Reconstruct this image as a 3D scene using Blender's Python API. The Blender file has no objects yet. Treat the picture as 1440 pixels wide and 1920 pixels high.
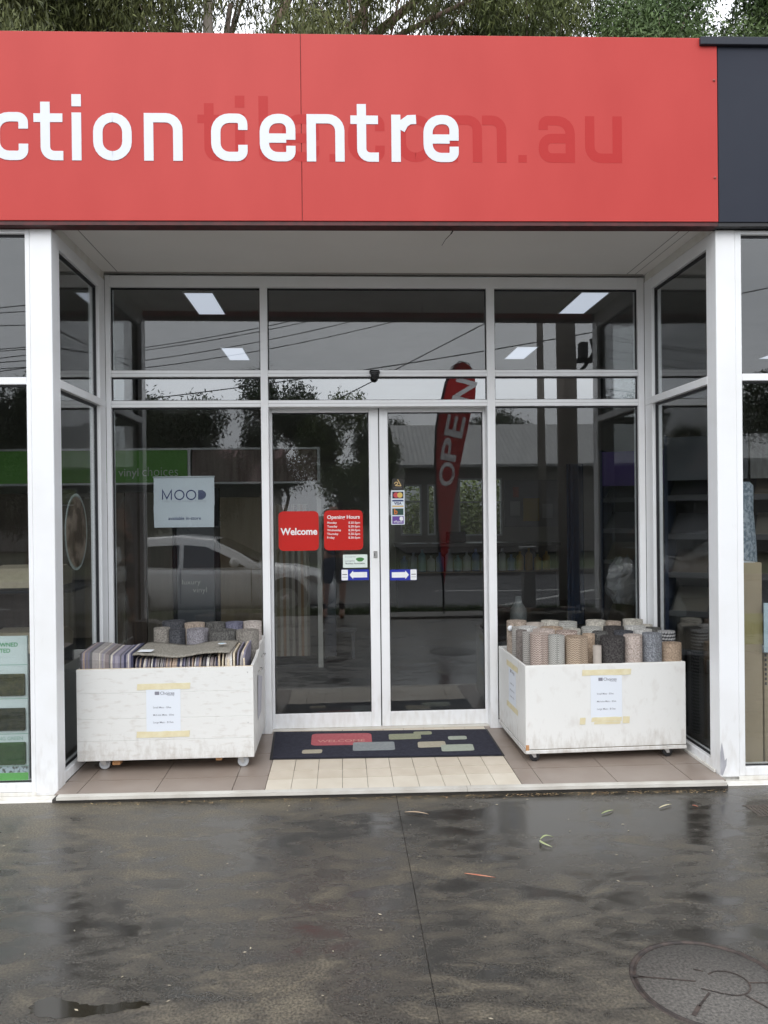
import bpy, bmesh, math, random
import numpy as np
from mathutils import Vector, Matrix

RND = random.Random(11)
sc = bpy.context.scene
COL = sc.collection
rad = math.radians

# ------------------------------------------------------------------ camera
F_PX = 1480.0
YAW, PITCH, ROLL = 0.0535, -0.0042, -0.0109
CAM = Vector((-0.0964, -4.7508, 1.6451))
_F = Vector((math.sin(YAW) * math.cos(PITCH), math.cos(YAW) * math.cos(PITCH), math.sin(PITCH)))
_R0 = Vector((math.cos(YAW), -math.sin(YAW), 0)); _U0 = _R0.cross(_F)
_R = math.cos(ROLL) * _R0 + math.sin(ROLL) * _U0
_U = -math.sin(ROLL) * _R0 + math.cos(ROLL) * _U0
cd = bpy.data.cameras.new('camera'); cam = bpy.data.objects.new('camera', cd); COL.objects.link(cam)
cd.sensor_fit = 'VERTICAL'; cd.sensor_height = 36.0; cd.sensor_width = 27.0; cd.lens = F_PX / 1920 * 36
cd.clip_start = 0.02; cd.clip_end = 600
m = Matrix((( _R.x, _U.x, -_F.x, CAM.x), (_R.y, _U.y, -_F.y, CAM.y), (_R.z, _U.z, -_F.z, CAM.z), (0, 0, 0, 1)))
cam.matrix_world = m
sc.camera = cam

def at(px, py, Y):
    """point of the photograph's pixel on the upright plane y = Y (used while measuring)"""
    v = _F + _R * ((px - 720) / F_PX) - _U * ((py - 960) / F_PX)
    return CAM + v * ((Y - CAM.y) / v.y)
def atz(px, py, Z):
    v = _F + _R * ((px - 720) / F_PX) - _U * ((py - 960) / F_PX)
    return CAM + v * ((Z - CAM.z) / v.z)
GLASS_Y = 1.11
def mirrored(px, py, yr):
    """place of a thing seen reflected in the shop glass, standing in the street at y = yr"""
    p = at(px, py, 2 * GLASS_Y - yr); return Vector((p.x, yr, p.z))

# ------------------------------------------------------------------ sky, sun, exposure
SUN_EL, SUN_ROT = rad(41), rad(190)
w = bpy.data.worlds.new('World'); sc.world = w; w.use_nodes = True
nt = w.node_tree; nt.nodes.clear()
def N(t, ty, **kw):
    n = t.nodes.new(ty)
    for k, v in kw.items():
        setattr(n, k, v)
    return n
out = N(nt, 'ShaderNodeOutputWorld'); bg = N(nt, 'ShaderNodeBackground')
sky = N(nt, 'ShaderNodeTexSky', sky_type='NISHITA', sun_disc=False, sun_elevation=SUN_EL, sun_rotation=SUN_ROT)
hsv = N(nt, 'ShaderNodeHueSaturation'); hsv.inputs['Saturation'].default_value = 0.15
tc = N(nt, 'ShaderNodeTexCoord'); mp = N(nt, 'ShaderNodeMapping'); mp.inputs['Scale'].default_value = (1, 1, 2.2)
nz = N(nt, 'ShaderNodeTexNoise'); nz.inputs['Scale'].default_value = 2.4; nz.inputs['Detail'].default_value = 5
rmp = N(nt, 'ShaderNodeValToRGB')
rmp.color_ramp.elements[0].position = 0.3; rmp.color_ramp.elements[0].color = (12.6, 13.2, 14.2, 1)
rmp.color_ramp.elements[1].position = 0.72; rmp.color_ramp.elements[1].color = (18.5, 19.0, 19.8, 1)
mx = N(nt, 'ShaderNodeMix', data_type='RGBA'); mx.inputs[0].default_value = 0.96
L = nt.links.new
L(sky.outputs[0], hsv.inputs['Color']); L(tc.outputs['Generated'], mp.inputs[0]); L(mp.outputs[0], nz.inputs['Vector'])
L(nz.outputs[0], rmp.inputs[0]); L(hsv.outputs[0], mx.inputs[6]); L(rmp.outputs[0], mx.inputs[7]); L(mx.outputs[2], bg.inputs[0])
bg.inputs[1].default_value = 0.128
L(bg.outputs[0], out.inputs[0])
sd = bpy.data.lights.new('sun', 'SUN'); sun = bpy.data.objects.new('sun', sd); COL.objects.link(sun)
sd.energy = 1.1; sd.angle = rad(36); sd.color = (1, 0.97, 0.93)
sun.rotation_euler = (rad(90) - SUN_EL, 0, rad(-12))
sun.location = (0, -8, 12)
sc.view_settings.view_transform = 'Standard'; sc.view_settings.look = 'None'
sc.view_settings.gamma = 1; sc.view_settings.use_curve_mapping = False
sc.view_settings.exposure = -0.03
sc.cycles.max_bounces = 8; sc.cycles.diffuse_bounces = 3; sc.cycles.glossy_bounces = 4
sc.cycles.transparent_max_bounces = 24; sc.cycles.transmission_bounces = 6
sc.cycles.use_denoising = True

# ------------------------------------------------------------------ helpers
def s(r, g, b):
    f = lambda c: ((c / 255 + 0.055) / 1.055) ** 2.4 if c > 10 else c / 255 / 12.92
    return (f(r), f(g), f(b))

MATS = {}
def mat(name, col, rough=0.5, col2=None, nscale=6.0, detail=5.0, lo=0.35, hi=0.65, bump=0.0, bscale=80.0, metal=0.0, spec=0.5,
        stretch=(1, 1, 1), island=0.0, rough2=None, alpha_noise=False):
    if name in MATS: return MATS[name]
    m = bpy.data.materials.new(name); m.use_nodes = True; t = m.node_tree
    p = t.nodes['Principled BSDF']; l = t.links.new
    p.inputs['Base Color'].default_value = (*col, 1); p.inputs['Roughness'].default_value = rough
    p.inputs['Metallic'].default_value = metal; p.inputs['Specular IOR Level'].default_value = spec
    tcn = N(t, 'ShaderNodeTexCoord'); mpn = N(t, 'ShaderNodeMapping'); mpn.inputs['Scale'].default_value = stretch
    l(tcn.outputs['Object'], mpn.inputs[0])
    if col2 is not None:
        n = N(t, 'ShaderNodeTexNoise'); n.inputs['Scale'].default_value = nscale; n.inputs['Detail'].default_value = detail
        l(mpn.outputs[0], n.inputs['Vector'])
        r = N(t, 'ShaderNodeValToRGB'); e = r.color_ramp.elements
        e[0].position = lo; e[1].position = hi; e[0].color = (*col, 1); e[1].color = (*col2, 1)
        l(n.outputs[0], r.inputs[0]); src = r.outputs[0]
        if island:
            g = N(t, 'ShaderNodeNewGeometry'); h = N(t, 'ShaderNodeHueSaturation')
            mr = N(t, 'ShaderNodeMapRange'); mr.inputs[3].default_value = 1 - island; mr.inputs[4].default_value = 1 + island
            l(g.outputs['Random Per Island'], mr.inputs[0]); l(mr.outputs[0], h.inputs['Value']); l(src, h.inputs['Color']); src = h.outputs[0]
        l(src, p.inputs['Base Color'])
        if rough2 is not None:
            mr2 = N(t, 'ShaderNodeMapRange'); mr2.inputs[1].default_value = lo; mr2.inputs[2].default_value = hi
            mr2.inputs[3].default_value = rough; mr2.inputs[4].default_value = rough2
            l(n.outputs[0], mr2.inputs[0]); l(mr2.outputs[0], p.inputs['Roughness'])
    if bump:
        b = N(t, 'ShaderNodeBump'); b.inputs['Strength'].default_value = bump; b.inputs['Distance'].default_value = 0.01
        n2 = N(t, 'ShaderNodeTexNoise'); n2.inputs['Scale'].default_value = bscale; n2.inputs['Detail'].default_value = 3
        l(mpn.outputs[0], n2.inputs['Vector']); l(n2.outputs[0], b.inputs['Height']); l(b.outputs[0], p.inputs['Normal'])
    MATS[name] = m
    return m

def glass_mat(name, tint=(0.95, 0.965, 0.96), mirror=0.0):
    m = bpy.data.materials.new(name); m.use_nodes = True; t = m.node_tree; l = t.links.new
    t.nodes.clear()
    o = N(t, 'ShaderNodeOutputMaterial'); tr = N(t, 'ShaderNodeBsdfTransparent'); gl = N(t, 'ShaderNodeBsdfGlossy')
    tr.inputs[0].default_value = (*tint, 1); gl.inputs['Roughness'].default_value = 0.0
    gl.inputs['Color'].default_value = (1, 1, 1, 1)
    g = N(t, 'ShaderNodeNewGeometry'); fr = N(t, 'ShaderNodeFresnel'); mr = N(t, 'ShaderNodeMapRange')
    mr.inputs[3].default_value = 1.64; mr.inputs[4].default_value = 1 / 1.64      # the same reflectance on both faces
    l(g.outputs['Backfacing'], mr.inputs[0]); l(mr.outputs[0], fr.inputs[0])
    mix = N(t, 'ShaderNodeMixShader')
    if mirror:
        a = N(t, 'ShaderNodeMath', operation='ADD', use_clamp=True); a.inputs[1].default_value = mirror
        l(fr.outputs[0], a.inputs[0]); l(a.outputs[0], mix.inputs[0])
    else:
        l(fr.outputs[0], mix.inputs[0])
    # a very slight wave, as float glass and old panes have
    l(tr.outputs[0], mix.inputs[1]); l(gl.outputs[0], mix.inputs[2]); l(mix.outputs[0], o.inputs[0])
    MATS[name] = m
    return m

def emit_mat(name, col, strength):
    m = bpy.data.materials.new(name); m.use_nodes = True; p = m.node_tree.nodes['Principled BSDF']
    p.inputs['Base Color'].default_value = (0.8, 0.8, 0.8, 1)
    p.inputs['Emission Color'].default_value = (*col, 1); p.inputs['Emission Strength'].default_value = strength
    return m

WL = {}
class MB:
    """collects shapes in world coordinates; build() links them as one mesh object"""
    def __init__(self): self.v = []; self.f = []; self.s = []
    def add(self, vs, fs, smooth=False):
        o = len(self.v); self.v += [tuple(x) for x in vs]
        for f in fs: self.f.append(tuple(i + o for i in f)); self.s.append(smooth)
        return self
    def box(self, x0, x1, y0, y1, z0, z1, bev=0.0):
        if x0 > x1: x0, x1 = x1, x0
        if y0 > y1: y0, y1 = y1, y0
        if z0 > z1: z0, z1 = z1, z0
        if not bev:
            vs = [(x, y, z) for x in (x0, x1) for y in (y0, y1) for z in (z0, z1)]
            return self.add(vs, [(0, 1, 3, 2), (4, 6, 7, 5), (0, 4, 5, 1), (2, 3, 7, 6), (0, 2, 6, 4), (1, 5, 7, 3)])
        bm = bmesh.new(); bmesh.ops.create_cube(bm, size=1)
        for v in bm.verts:
            v.co = Vector(((x0 + x1) / 2 + v.co.x * (x1 - x0), (y0 + y1) / 2 + v.co.y * (y1 - y0), (z0 + z1) / 2 + v.co.z * (z1 - z0)))
        bmesh.ops.bevel(bm, geom=bm.edges[:], offset=bev, segments=1, affect='EDGES', profile=0.5)
        bm.verts.index_update()
        self.add([v.co[:] for v in bm.verts], [[v.index for v in f.verts] for f in bm.faces]); bm.free()
        return self
    def ext(self, pts, d, smooth=False):
        d = Vector(d); pts = [Vector(p) for p in pts]; n = len(pts)
        nrm = Vector((0, 0, 0))
        for i in range(n): nrm += pts[i].cross(pts[(i + 1) % n])
        if nrm.dot(d) > 0: pts = pts[::-1]
        vs = pts + [p + d for p in pts]
        o = len(self.v); self.v += [tuple(x) for x in vs]
        self.f.append(tuple(o + i for i in range(n))); self.s.append(False)
        self.f.append(tuple(o + n + i for i in reversed(range(n)))); self.s.append(False)
        for i in range(n):
            j = (i + 1) % n; self.f.append((o + i, o + n + i, o + n + j, o + j)); self.s.append(smooth)
        return self
    def tube(self, pts, rs, n=10, caps=True, smooth=True):
        pts = [Vector(p) for p in pts]
        if not hasattr(rs, '__len__'): rs = [rs] * len(pts)
        vs = []; prev = None
        for i, p in enumerate(pts):
            d = (pts[min(i + 1, len(pts) - 1)] - pts[max(i - 1, 0)]).normalized()
            a = prev - d * prev.dot(d) if prev is not None else (Vector((0, 0, 1)) if abs(d.z) < 0.9 else Vector((1, 0, 0))).cross(d)
            if a.length < 1e-6: a = Vector((1, 0, 0)).cross(d)
            a.normalize(); b = d.cross(a); prev = a
            vs += [p + (a * math.cos(2 * math.pi * k / n) + b * math.sin(2 * math.pi * k / n)) * rs[i] for k in range(n)]
        fs = [(i * n + k, i * n + (k + 1) % n, (i + 1) * n + (k + 1) % n, (i + 1) * n + k) for i in range(len(pts) - 1) for k in range(n)]
        self.add(vs, fs, smooth)
        if caps:
            e = (len(pts) - 1) * n; o = len(self.v) - len(vs)
            self.f.append(tuple(o + k for k in reversed(range(n)))); self.s.append(False)
            self.f.append(tuple(o + e + k for k in range(n))); self.s.append(False)
        return self
    def lathe(self, prof, c, n=20, axis='z', smooth=True):
        c = Vector(c); vs = []
        for r, h in prof:
            for k in range(n):
                a = 2 * math.pi * k / n; u, v_ = r * math.cos(a), r * math.sin(a)
                vs.append(c + (Vector((u, v_, h)) if axis == 'z' else Vector((h, u, v_)) if axis == 'x' else Vector((v_, h, u))))
        fs = [(i * n + k, i * n + (k + 1) % n, (i + 1) * n + (k + 1) % n, (i + 1) * n + k) for i in range(len(prof) - 1) for k in range(n)]
        return self.add(vs, fs, smooth)
    def ribbon(self, path, wid, to3, depth, closed=False, smooth=False):
        """a stroke of width wid along a 2-D path, mapped by to3(u, v) and thickened by the vector depth"""
        P = [Vector(p) for p in path]; n = len(P); Lf, Rt = [], []
        for i in range(n):
            a = P[(i - 1) % n] if (closed or i > 0) else P[i]; b = P[(i + 1) % n] if (closed or i < n - 1) else P[i]
            d1 = (P[i] - a); d2 = (b - P[i])
            if d1.length < 1e-9: d1 = d2
            if d2.length < 1e-9: d2 = d1
            d1 = d1.normalized(); d2 = d2.normalized(); t = (d1 + d2)
            t = t.normalized() if t.length > 1e-6 else d1
            nn = Vector((-t.y, t.x)); c = max(0.35, nn.dot(Vector((-d1.y, d1.x))))
            Lf.append(P[i] + nn * (wid / 2 / c)); Rt.append(P[i] - nn * (wid / 2 / c))
        dv = Vector(depth); m2 = n if closed else n - 1
        A = [to3(*q) for q in Lf]; B = [to3(*q) for q in Rt]
        vs = A + B + [p + dv for p in A] + [p + dv for p in B]; fs = []; sm = []
        for i in range(m2):
            j = (i + 1) % n
            fs += [(2 * n + i, 3 * n + i, 3 * n + j, 2 * n + j), (i, j, n + j, n + i), (i, 2 * n + i, 2 * n + j, j), (n + i, n + j, 3 * n + j, 3 * n + i)]
        if not closed:
            fs += [(0, n, 3 * n, 2 * n), (n - 1, 3 * n - 1, 4 * n - 1, 2 * n - 1)]
        return self.add(vs, fs, smooth)
    def shear_front(self):
        self.v = [(x, y - 0.0179 * (x + 1.795), z) for x, y, z in self.v]; return self
    def xf(self, M):
        self.v = [tuple(M @ Vector(p)) for p in self.v]; return self
    def build(self, name, m, parent=None, kind=None, normals=True, origin=None):
        me = bpy.data.meshes.new(name)
        V = np.array(self.v, float)
        if parent is not None: org = Vector(WL[parent])
        elif origin is not None: org = Vector(origin)
        else:
            lo, hi = V.min(0), V.max(0); org = Vector(((lo[0] + hi[0]) / 2, (lo[1] + hi[1]) / 2, lo[2]))
        V = V - np.array(org[:])
        me.from_pydata([tuple(p) for p in V], [], self.f)
        me.polygons.foreach_set('use_smooth', self.s)
        if normals:
            bm = bmesh.new(); bm.from_mesh(me); bmesh.ops.recalc_face_normals(bm, faces=bm.faces[:]); bm.to_mesh(me); bm.free()
        me.materials.append(m)
        o = bpy.data.objects.new(name, me); COL.objects.link(o)
        if parent is not None: o.parent = parent
        else: o.location = org
        WL[o] = org
        if kind: o['kind'] = kind
        return o

def tag(o, label, cat, group=None):
    o['label'] = label; o['category'] = cat
    if group: o['group'] = group
    return o
def thing(name, loc, label, cat, group=None):
    o = bpy.data.objects.new(name, None); COL.objects.link(o); o.location = loc; o.empty_display_size = 0.1
    WL[o] = Vector(loc); return tag(o, label, cat, group)
def copy_tree(o, loc, label=None, parent=None):
    c = o.copy(); COL.objects.link(c)
    if parent is not None: c.parent = parent
    else: c.location = loc
    if label: c['label'] = label
    for ch in [x for x in o.children]: copy_tree(ch, None, None, c)
    return c

def text_mb(body, O, U, V, width=None, size=None, bold=0.0, align='L', lift=0.0006, vscale=1.0):
    """lettering as a flat sheet: baseline start O, reading direction U, upward direction V"""
    cu = bpy.data.curves.new('lettering', 'FONT'); cu.body = body; cu.size = 1; cu.offset = bold; cu.resolution_u = 3
    ob = bpy.data.objects.new('lettering', cu); COL.objects.link(ob)
    dg = bpy.context.evaluated_depsgraph_get(); me = bpy.data.meshes.new_from_object(ob.evaluated_get(dg))
    co = [v.co.copy() for v in me.vertices]; fs = [tuple(p.vertices) for p in me.polygons]
    bpy.data.objects.remove(ob); bpy.data.curves.remove(cu); bpy.data.meshes.remove(me)
    x0 = min(c.x for c in co); x1 = max(c.x for c in co)
    k = width / (x1 - x0) if width else size
    U = Vector(U).normalized(); V = Vector(V).normalized(); O = Vector(O); nn = U.cross(V)
    off = {'L': -x0, 'C': -(x0 + x1) / 2, 'R': -x1}[align]
    mb = MB(); mb.add([O + U * ((c.x + off) * k) + V * (c.y * k * vscale) + nn * lift for c in co], fs); return mb

def rpath(pts, r, n=6, closed=False):
    out_ = []; N_ = len(pts)
    for i, p in enumerate(pts):
        p = Vector(p)
        if not closed and i in (0, N_ - 1): out_.append(p); continue
        a = Vector(pts[(i - 1) % N_]); b = Vector(pts[(i + 1) % N_])
        d1 = (a - p); d2 = (b - p); rr = min(r, d1.length * 0.499, d2.length * 0.499)
        q0 = p + d1.normalized() * rr; q1 = p + d2.normalized() * rr
        for k in range(n + 1):
            t = k / n; c0 = q0.lerp(p, 0.56); c1 = q1.lerp(p, 0.56)
            out_.append(q0 * (1 - t) ** 3 + c0 * 3 * t * (1 - t) ** 2 + c1 * 3 * t * t * (1 - t) + q1 * t ** 3)
    return out_
def rrect(x0, x1, y0, y1, r, n=4):
    return rpath([(x0, y0), (x1, y0), (x1, y1), (x0, y1)], r, n, True)

# ------------------------------------------------------------------ materials
white = mat('white_powdercoat', (0.82, 0.83, 0.845), 0.32, (0.75, 0.75, 0.745), 2.5, 6, 0.45, 0.8, bump=0.02, bscale=300)
white_old = mat('white_old_paint', (0.72, 0.71, 0.67), 0.45, (0.58, 0.54, 0.47), 7, 8, 0.5, 0.75, bump=0.08, bscale=60)
soffit_m = mat('soffit_paint', (0.84, 0.815, 0.78), 0.7, (0.79, 0.765, 0.73), 1.2, 5, 0.35, 0.7, bump=0.05, bscale=40)
def foot_dirt(m):
    t = m.node_tree; l = t.links.new; p = t.nodes['Principled BSDF']; src = p.inputs['Base Color'].links[0].from_socket
    tcn = N(t, 'ShaderNodeTexCoord'); sx = N(t, 'ShaderNodeSeparateXYZ'); l(tcn.outputs['Object'], sx.inputs[0]); n = N(t, 'ShaderNodeTexNoise'); n.inputs['Scale'].default_value = 14; n.inputs['Detail'].default_value = 8
    mpn = N(t, 'ShaderNodeMapping'); mpn.inputs['Scale'].default_value = (2.2, 2.2, .7); l(tcn.outputs['Object'], mpn.inputs[0]); l(mpn.outputs[0], n.inputs['Vector'])
    h = N(t, 'ShaderNodeMapRange'); h.inputs[1].default_value = .55; h.inputs[2].default_value = .0; h.inputs[3].default_value = -.12; h.inputs[4].default_value = .22; l(sx.outputs[2], h.inputs[0])
    a = N(t, 'ShaderNodeMath', operation='ADD'); l(n.outputs[0], a.inputs[0]); l(h.outputs[0], a.inputs[1])
    r = N(t, 'ShaderNodeMapRange'); r.inputs[1].default_value = .56; r.inputs[2].default_value = .86; r.inputs[3].default_value = 0; r.inputs[4].default_value = .24; l(a.outputs[0], r.inputs[0])
    mx_ = N(t, 'ShaderNodeMix', data_type='RGBA'); l(r.outputs[0], mx_.inputs[0]); l(src, mx_.inputs[6]); mx_.inputs[7].default_value = (.42, .37, .30, 1); l(mx_.outputs[2], p.inputs['Base Color'])
foot_dirt(white); foot_dirt(white_old)
gasket_m = mat('black_rubber', (0.012, 0.012, 0.015), 0.5)
red = mat('red_sign_sheet', (0.475, 0.040, 0.034), 0.45, (0.51, 0.048, 0.041), 2.2, 6, 0.3, 0.7, spec=0.3, bump=0.012, bscale=9, stretch=(1.6, 1, .7))
red_ghost = mat('unfaded_red_sheet', (0.445, 0.024, 0.022), 0.45, spec=.24)
white_letter = mat('white_acrylic', (0.68, 0.71, 0.76), 0.4)
dark_trim = mat('dark_red_trim', (0.10, 0.012, 0.014), 0.5, (0.05, 0.01, 0.01), 20)
charcoal = mat('charcoal_metal', (0.024, 0.028, 0.042), 0.5, (0.030, 0.034, 0.048), 1.5, bump=0.01, bscale=8, spec=.18)
screw_m = mat('screw_head', (0.3, 0.06, 0.05), 0.4)
crack_m = mat('crack_dirt', (0.06, 0.05, 0.045), 0.9)
glass = glass_mat('window_glass', (0.90, 0.915, 0.915))
glass_dark = glass_mat('tinted_glass', (0.86, 0.88, 0.88))
glass_film = glass_mat('mirror_film_glass', (0.50, 0.54, 0.55), 0.165)
tile_grey = mat('grey_tile', (0.25, 0.20, 0.168), 0.34, (0.29, 0.24, 0.205), 5, 6, 0.3, 0.7, bump=0.03, bscale=70)
tile_cream = mat('cream_tile', (0.56, 0.485, 0.385), 0.35, (0.62, 0.55, 0.45), 9, 6, 0.3, 0.7, bump=0.04, bscale=90)
grout = mat('grout', (0.14, 0.12, 0.10), 0.9, (0.2, 0.17, 0.14), 12)
alu = mat('aluminium_edge', (0.62, 0.60, 0.55), 0.45, (0.5, 0.47, 0.42), 6)

# ------------------------------------------------------------------ setting: ground, forecourt, grass, road
def wet_concrete():
    m = bpy.data.materials.new('wet_concrete'); m.use_nodes = True; t = m.node_tree; l = t.links.new
    p = t.nodes['Principled BSDF']; p.inputs['Specular IOR Level'].default_value = 0.8
    tcn = N(t, 'ShaderNodeTexCoord'); sep = N(t, 'ShaderNodeMapping'); l(tcn.outputs['Object'], sep.inputs[0])
    def noise(sc_, det, dist=0.0, stretch=None):
        n = N(t, 'ShaderNodeTexNoise'); n.inputs['Scale'].default_value = sc_; n.inputs['Detail'].default_value = det; n.inputs['Distortion'].default_value = dist
        if stretch:
            mm = N(t, 'ShaderNodeMapping'); mm.inputs['Scale'].default_value = stretch; l(tcn.outputs['Object'], mm.inputs[0]); l(mm.outputs[0], n.inputs['Vector'])
        else: l(sep.outputs[0], n.inputs['Vector'])
        return n
    big = noise(1.5, 9, 1.1, (0.8, 1.9, 1)); mid = noise(7.5, 9, 0.6, (.8, 1.5, 1)); fine = noise(105, 5); grit = noise(420, 2)
    r1 = N(t, 'ShaderNodeValToRGB'); e = r1.color_ramp.elements
    e[0].position = 0.40; e[0].color = (0.028, 0.0255, 0.022, 1); e[1].position = 0.66; e[1].color = (0.108, 0.093, 0.066, 1)
    k = r1.color_ramp.elements.new(0.52); k.color = (0.050, 0.0445, 0.036, 1)
    # tan dried patches near the step and at random
    a1 = N(t, 'ShaderNodeMath', operation='MULTIPLY'); a1.inputs[1].default_value = 0.55; l(big.outputs[0], a1.inputs[0])
    a2 = N(t, 'ShaderNodeMath', operation='MULTIPLY_ADD'); a2.inputs[1].default_value = 0.45; l(mid.outputs[0], a2.inputs[0]); l(a1.outputs[0], a2.inputs[2])
    # dry strip below the shop front, sheltered by the overhang: a real dry zone in the surface
    sx = N(t, 'ShaderNodeSeparateXYZ'); l(tcn.outputs['Object'], sx.inputs[0])
    dry = N(t, 'ShaderNodeMapRange', interpolation_type='SMOOTHSTEP'); dry.inputs[1].default_value = -0.42; dry.inputs[2].default_value = 0.02
    dry.inputs[3].default_value = 0; dry.inputs[4].default_value = 0.17; l(sx.outputs[1], dry.inputs[0])
    leftdry = N(t, 'ShaderNodeMapRange', interpolation_type='SMOOTHSTEP'); leftdry.inputs[1].default_value = 1.5; leftdry.inputs[2].default_value = -1.7
    leftdry.inputs[3].default_value = -0.10; leftdry.inputs[4].default_value = 0.085; l(sx.outputs[0], leftdry.inputs[0])
    far_ = N(t, 'ShaderNodeMapRange', interpolation_type='SMOOTHSTEP'); far_.inputs[1].default_value = -1.25; far_.inputs[2].default_value = -0.4
    l(sx.outputs[1], far_.inputs[0])
    lm = N(t, 'ShaderNodeMath', operation='MULTIPLY'); l(leftdry.outputs[0], lm.inputs[0]); l(far_.outputs[0], lm.inputs[1])
    near_ = N(t, 'ShaderNodeMapRange', interpolation_type='SMOOTHSTEP'); near_.inputs[1].default_value = -1.8; near_.inputs[2].default_value = -2.3
    near_.inputs[3].default_value = 0.0; near_.inputs[4].default_value = 0.05; l(sx.outputs[1], near_.inputs[0])
    a3 = N(t, 'ShaderNodeMath', operation='ADD'); l(a2.outputs[0], a3.inputs[0]); l(dry.outputs[0], a3.inputs[1])
    a4 = N(t, 'ShaderNodeMath', operation='ADD'); l(a3.outputs[0], a4.inputs[0]); l(lm.outputs[0], a4.inputs[1])
    a5 = N(t, 'ShaderNodeMath', operation='ADD'); l(a4.outputs[0], a5.inputs[0]); l(near_.outputs[0], a5.inputs[1])
    # pale tide marks where puddles dried
    tide = noise(1.15, 6, 1.6, (.9, 1.6, 1)); td = N(t, 'ShaderNodeMath', operation='SUBTRACT'); td.inputs[1].default_value = 0.5; l(tide.outputs[0], td.inputs[0])
    ta = N(t, 'ShaderNodeMath', operation='ABSOLUTE'); l(td.outputs[0], ta.inputs[0]); tm = N(t, 'ShaderNodeMapRange', interpolation_type='SMOOTHSTEP')
    tm.inputs[1].default_value = 0.012; tm.inputs[2].default_value = 0.0; tm.inputs[3].default_value = 0.0; tm.inputs[4].default_value = 0.07; l(ta.outputs[0], tm.inputs[0])
    a6 = N(t, 'ShaderNodeMath', operation='ADD'); l(a5.outputs[0], a6.inputs[0]); l(tm.outputs[0], a6.inputs[1])
    l(a6.outputs[0], r1.inputs[0])
    hs = N(t, 'ShaderNodeHueSaturation'); mr = N(t, 'ShaderNodeMapRange'); mr.inputs[1].default_value = 0.35; mr.inputs[2].default_value = 0.65; mr.inputs[3].default_value = 0.5; mr.inputs[4].default_value = 1.6
    l(fine.outputs[0], mr.inputs[0]); l(mr.outputs[0], hs.inputs['Value']); l(r1.outputs[0], hs.inputs['Color']); l(hs.outputs[0], p.inputs['Base Color'])
    rr = N(t, 'ShaderNodeMapRange'); rr.inputs[1].default_value = 0.40; rr.inputs[2].default_value = 0.66; rr.inputs[3].default_value = 0.15; rr.inputs[4].default_value = 0.48
    l(a5.outputs[0], rr.inputs[0]); l(rr.outputs[0], p.inputs['Roughness'])
    b = N(t, 'ShaderNodeBump'); b.inputs['Distance'].default_value = 0.003
    bs = N(t, 'ShaderNodeMapRange'); bs.inputs[1].default_value = 0.42; bs.inputs[2].default_value = 0.62; bs.inputs[3].default_value = 0.03; bs.inputs[4].default_value = 0.5
    l(a5.outputs[0], bs.inputs[0]); l(bs.outputs[0], b.inputs['Strength'])
    l(grit.outputs[0], b.inputs['Height'])
    b2 = N(t, 'ShaderNodeBump'); b2.inputs['Strength'].default_value = 0.05; b2.inputs['Distance'].default_value = 0.01
    l(big.outputs[0], b2.inputs['Height']); l(b.outputs[0], b2.inputs['Normal']); l(b2.outputs[0], p.inputs['Normal'])
    return m
wet = wet_concrete()
asphalt = mat('road_asphalt', (0.04, 0.041, 0.044), 0.35, (0.055, 0.055, 0.058), 3, 6, bump=0.3, bscale=120)
dirt = mat('dark_soil', (0.03, 0.027, 0.02), 0.9, (0.05, 0.045, 0.03), 3)
grass_m = mat('grass_blades', (0.045, 0.085, 0.018), 0.6, (0.075, 0.11, 0.03), 4, island=0.35)
kerb_m = mat('kerb_concrete', (0.20, 0.19, 0.17), 0.6, (0.14, 0.13, 0.12), 6, bump=0.1)
GZ = -0.04
MB().box(-220, 220, -220, 220, -1.2, -0.30).build('ground', mat('field_earth', (0.05, 0.06, 0.03), 0.9, (0.07, 0.07, 0.04), 0.4), kind='structure')
fc = MB().box(-14, 14, -5.4, 0.02, -0.296, GZ - 0.0045).build('forecourt', mat('joint_dirt', (0.05, 0.045, 0.038), 0.8, (.02, .018, .015), 3), kind='structure', origin=(0, 0, GZ))
RJ = random.Random(3)
jx = [0.2035 - abs(RJ.gauss(0, 0.0009)) for i in range(19)]; jy = [0.02 - i * (5.42 / 18) for i in range(19)]
MB().ext([(-14, 0.02, GZ - 0.0042)] + [(jx[i], jy[i], GZ - 0.0042) for i in range(19)] + [(-14, -5.4, GZ - 0.0042)], (0, 0, 0.0042)).build('slab', wet, fc)
mh_c, mh_r = Vector((1.181, -2.037, GZ)), 0.272
# the right-hand slab is cast round the manhole cover
ring = [(mh_c.x + mh_r * math.cos(a), mh_c.y + mh_r * math.sin(a)) for a in [2 * math.pi * k / 72 for k in range(72)]]
rim = []
x0_, x1_, y0_, y1_ = 0.2065, 14, -5.4, 0.02
for k in range(72):
    a = 2 * math.pi * k / 72; c_, s_ = math.cos(a), math.sin(a); t_ = 1e9
    if c_ > 1e-9: t_ = min(t_, (x1_ - mh_c.x) / c_)
    if c_ < -1e-9: t_ = min(t_, (x0_ - mh_c.x) / c_)
    if s_ > 1e-9: t_ = min(t_, (y1_ - mh_c.y) / s_)
    if s_ < -1e-9: t_ = min(t_, (y0_ - mh_c.y) / s_)
    rim.append([mh_c.x + c_ * t_, mh_c.y + s_ * t_])
for cx, cy in ((x0_, y0_), (x0_, y1_), (x1_, y0_), (x1_, y1_)):
    k = min(range(72), key=lambda q: (rim[q][0] - cx) ** 2 + (rim[q][1] - cy) ** 2); rim[k] = [cx, cy]
sl = MB()
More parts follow.
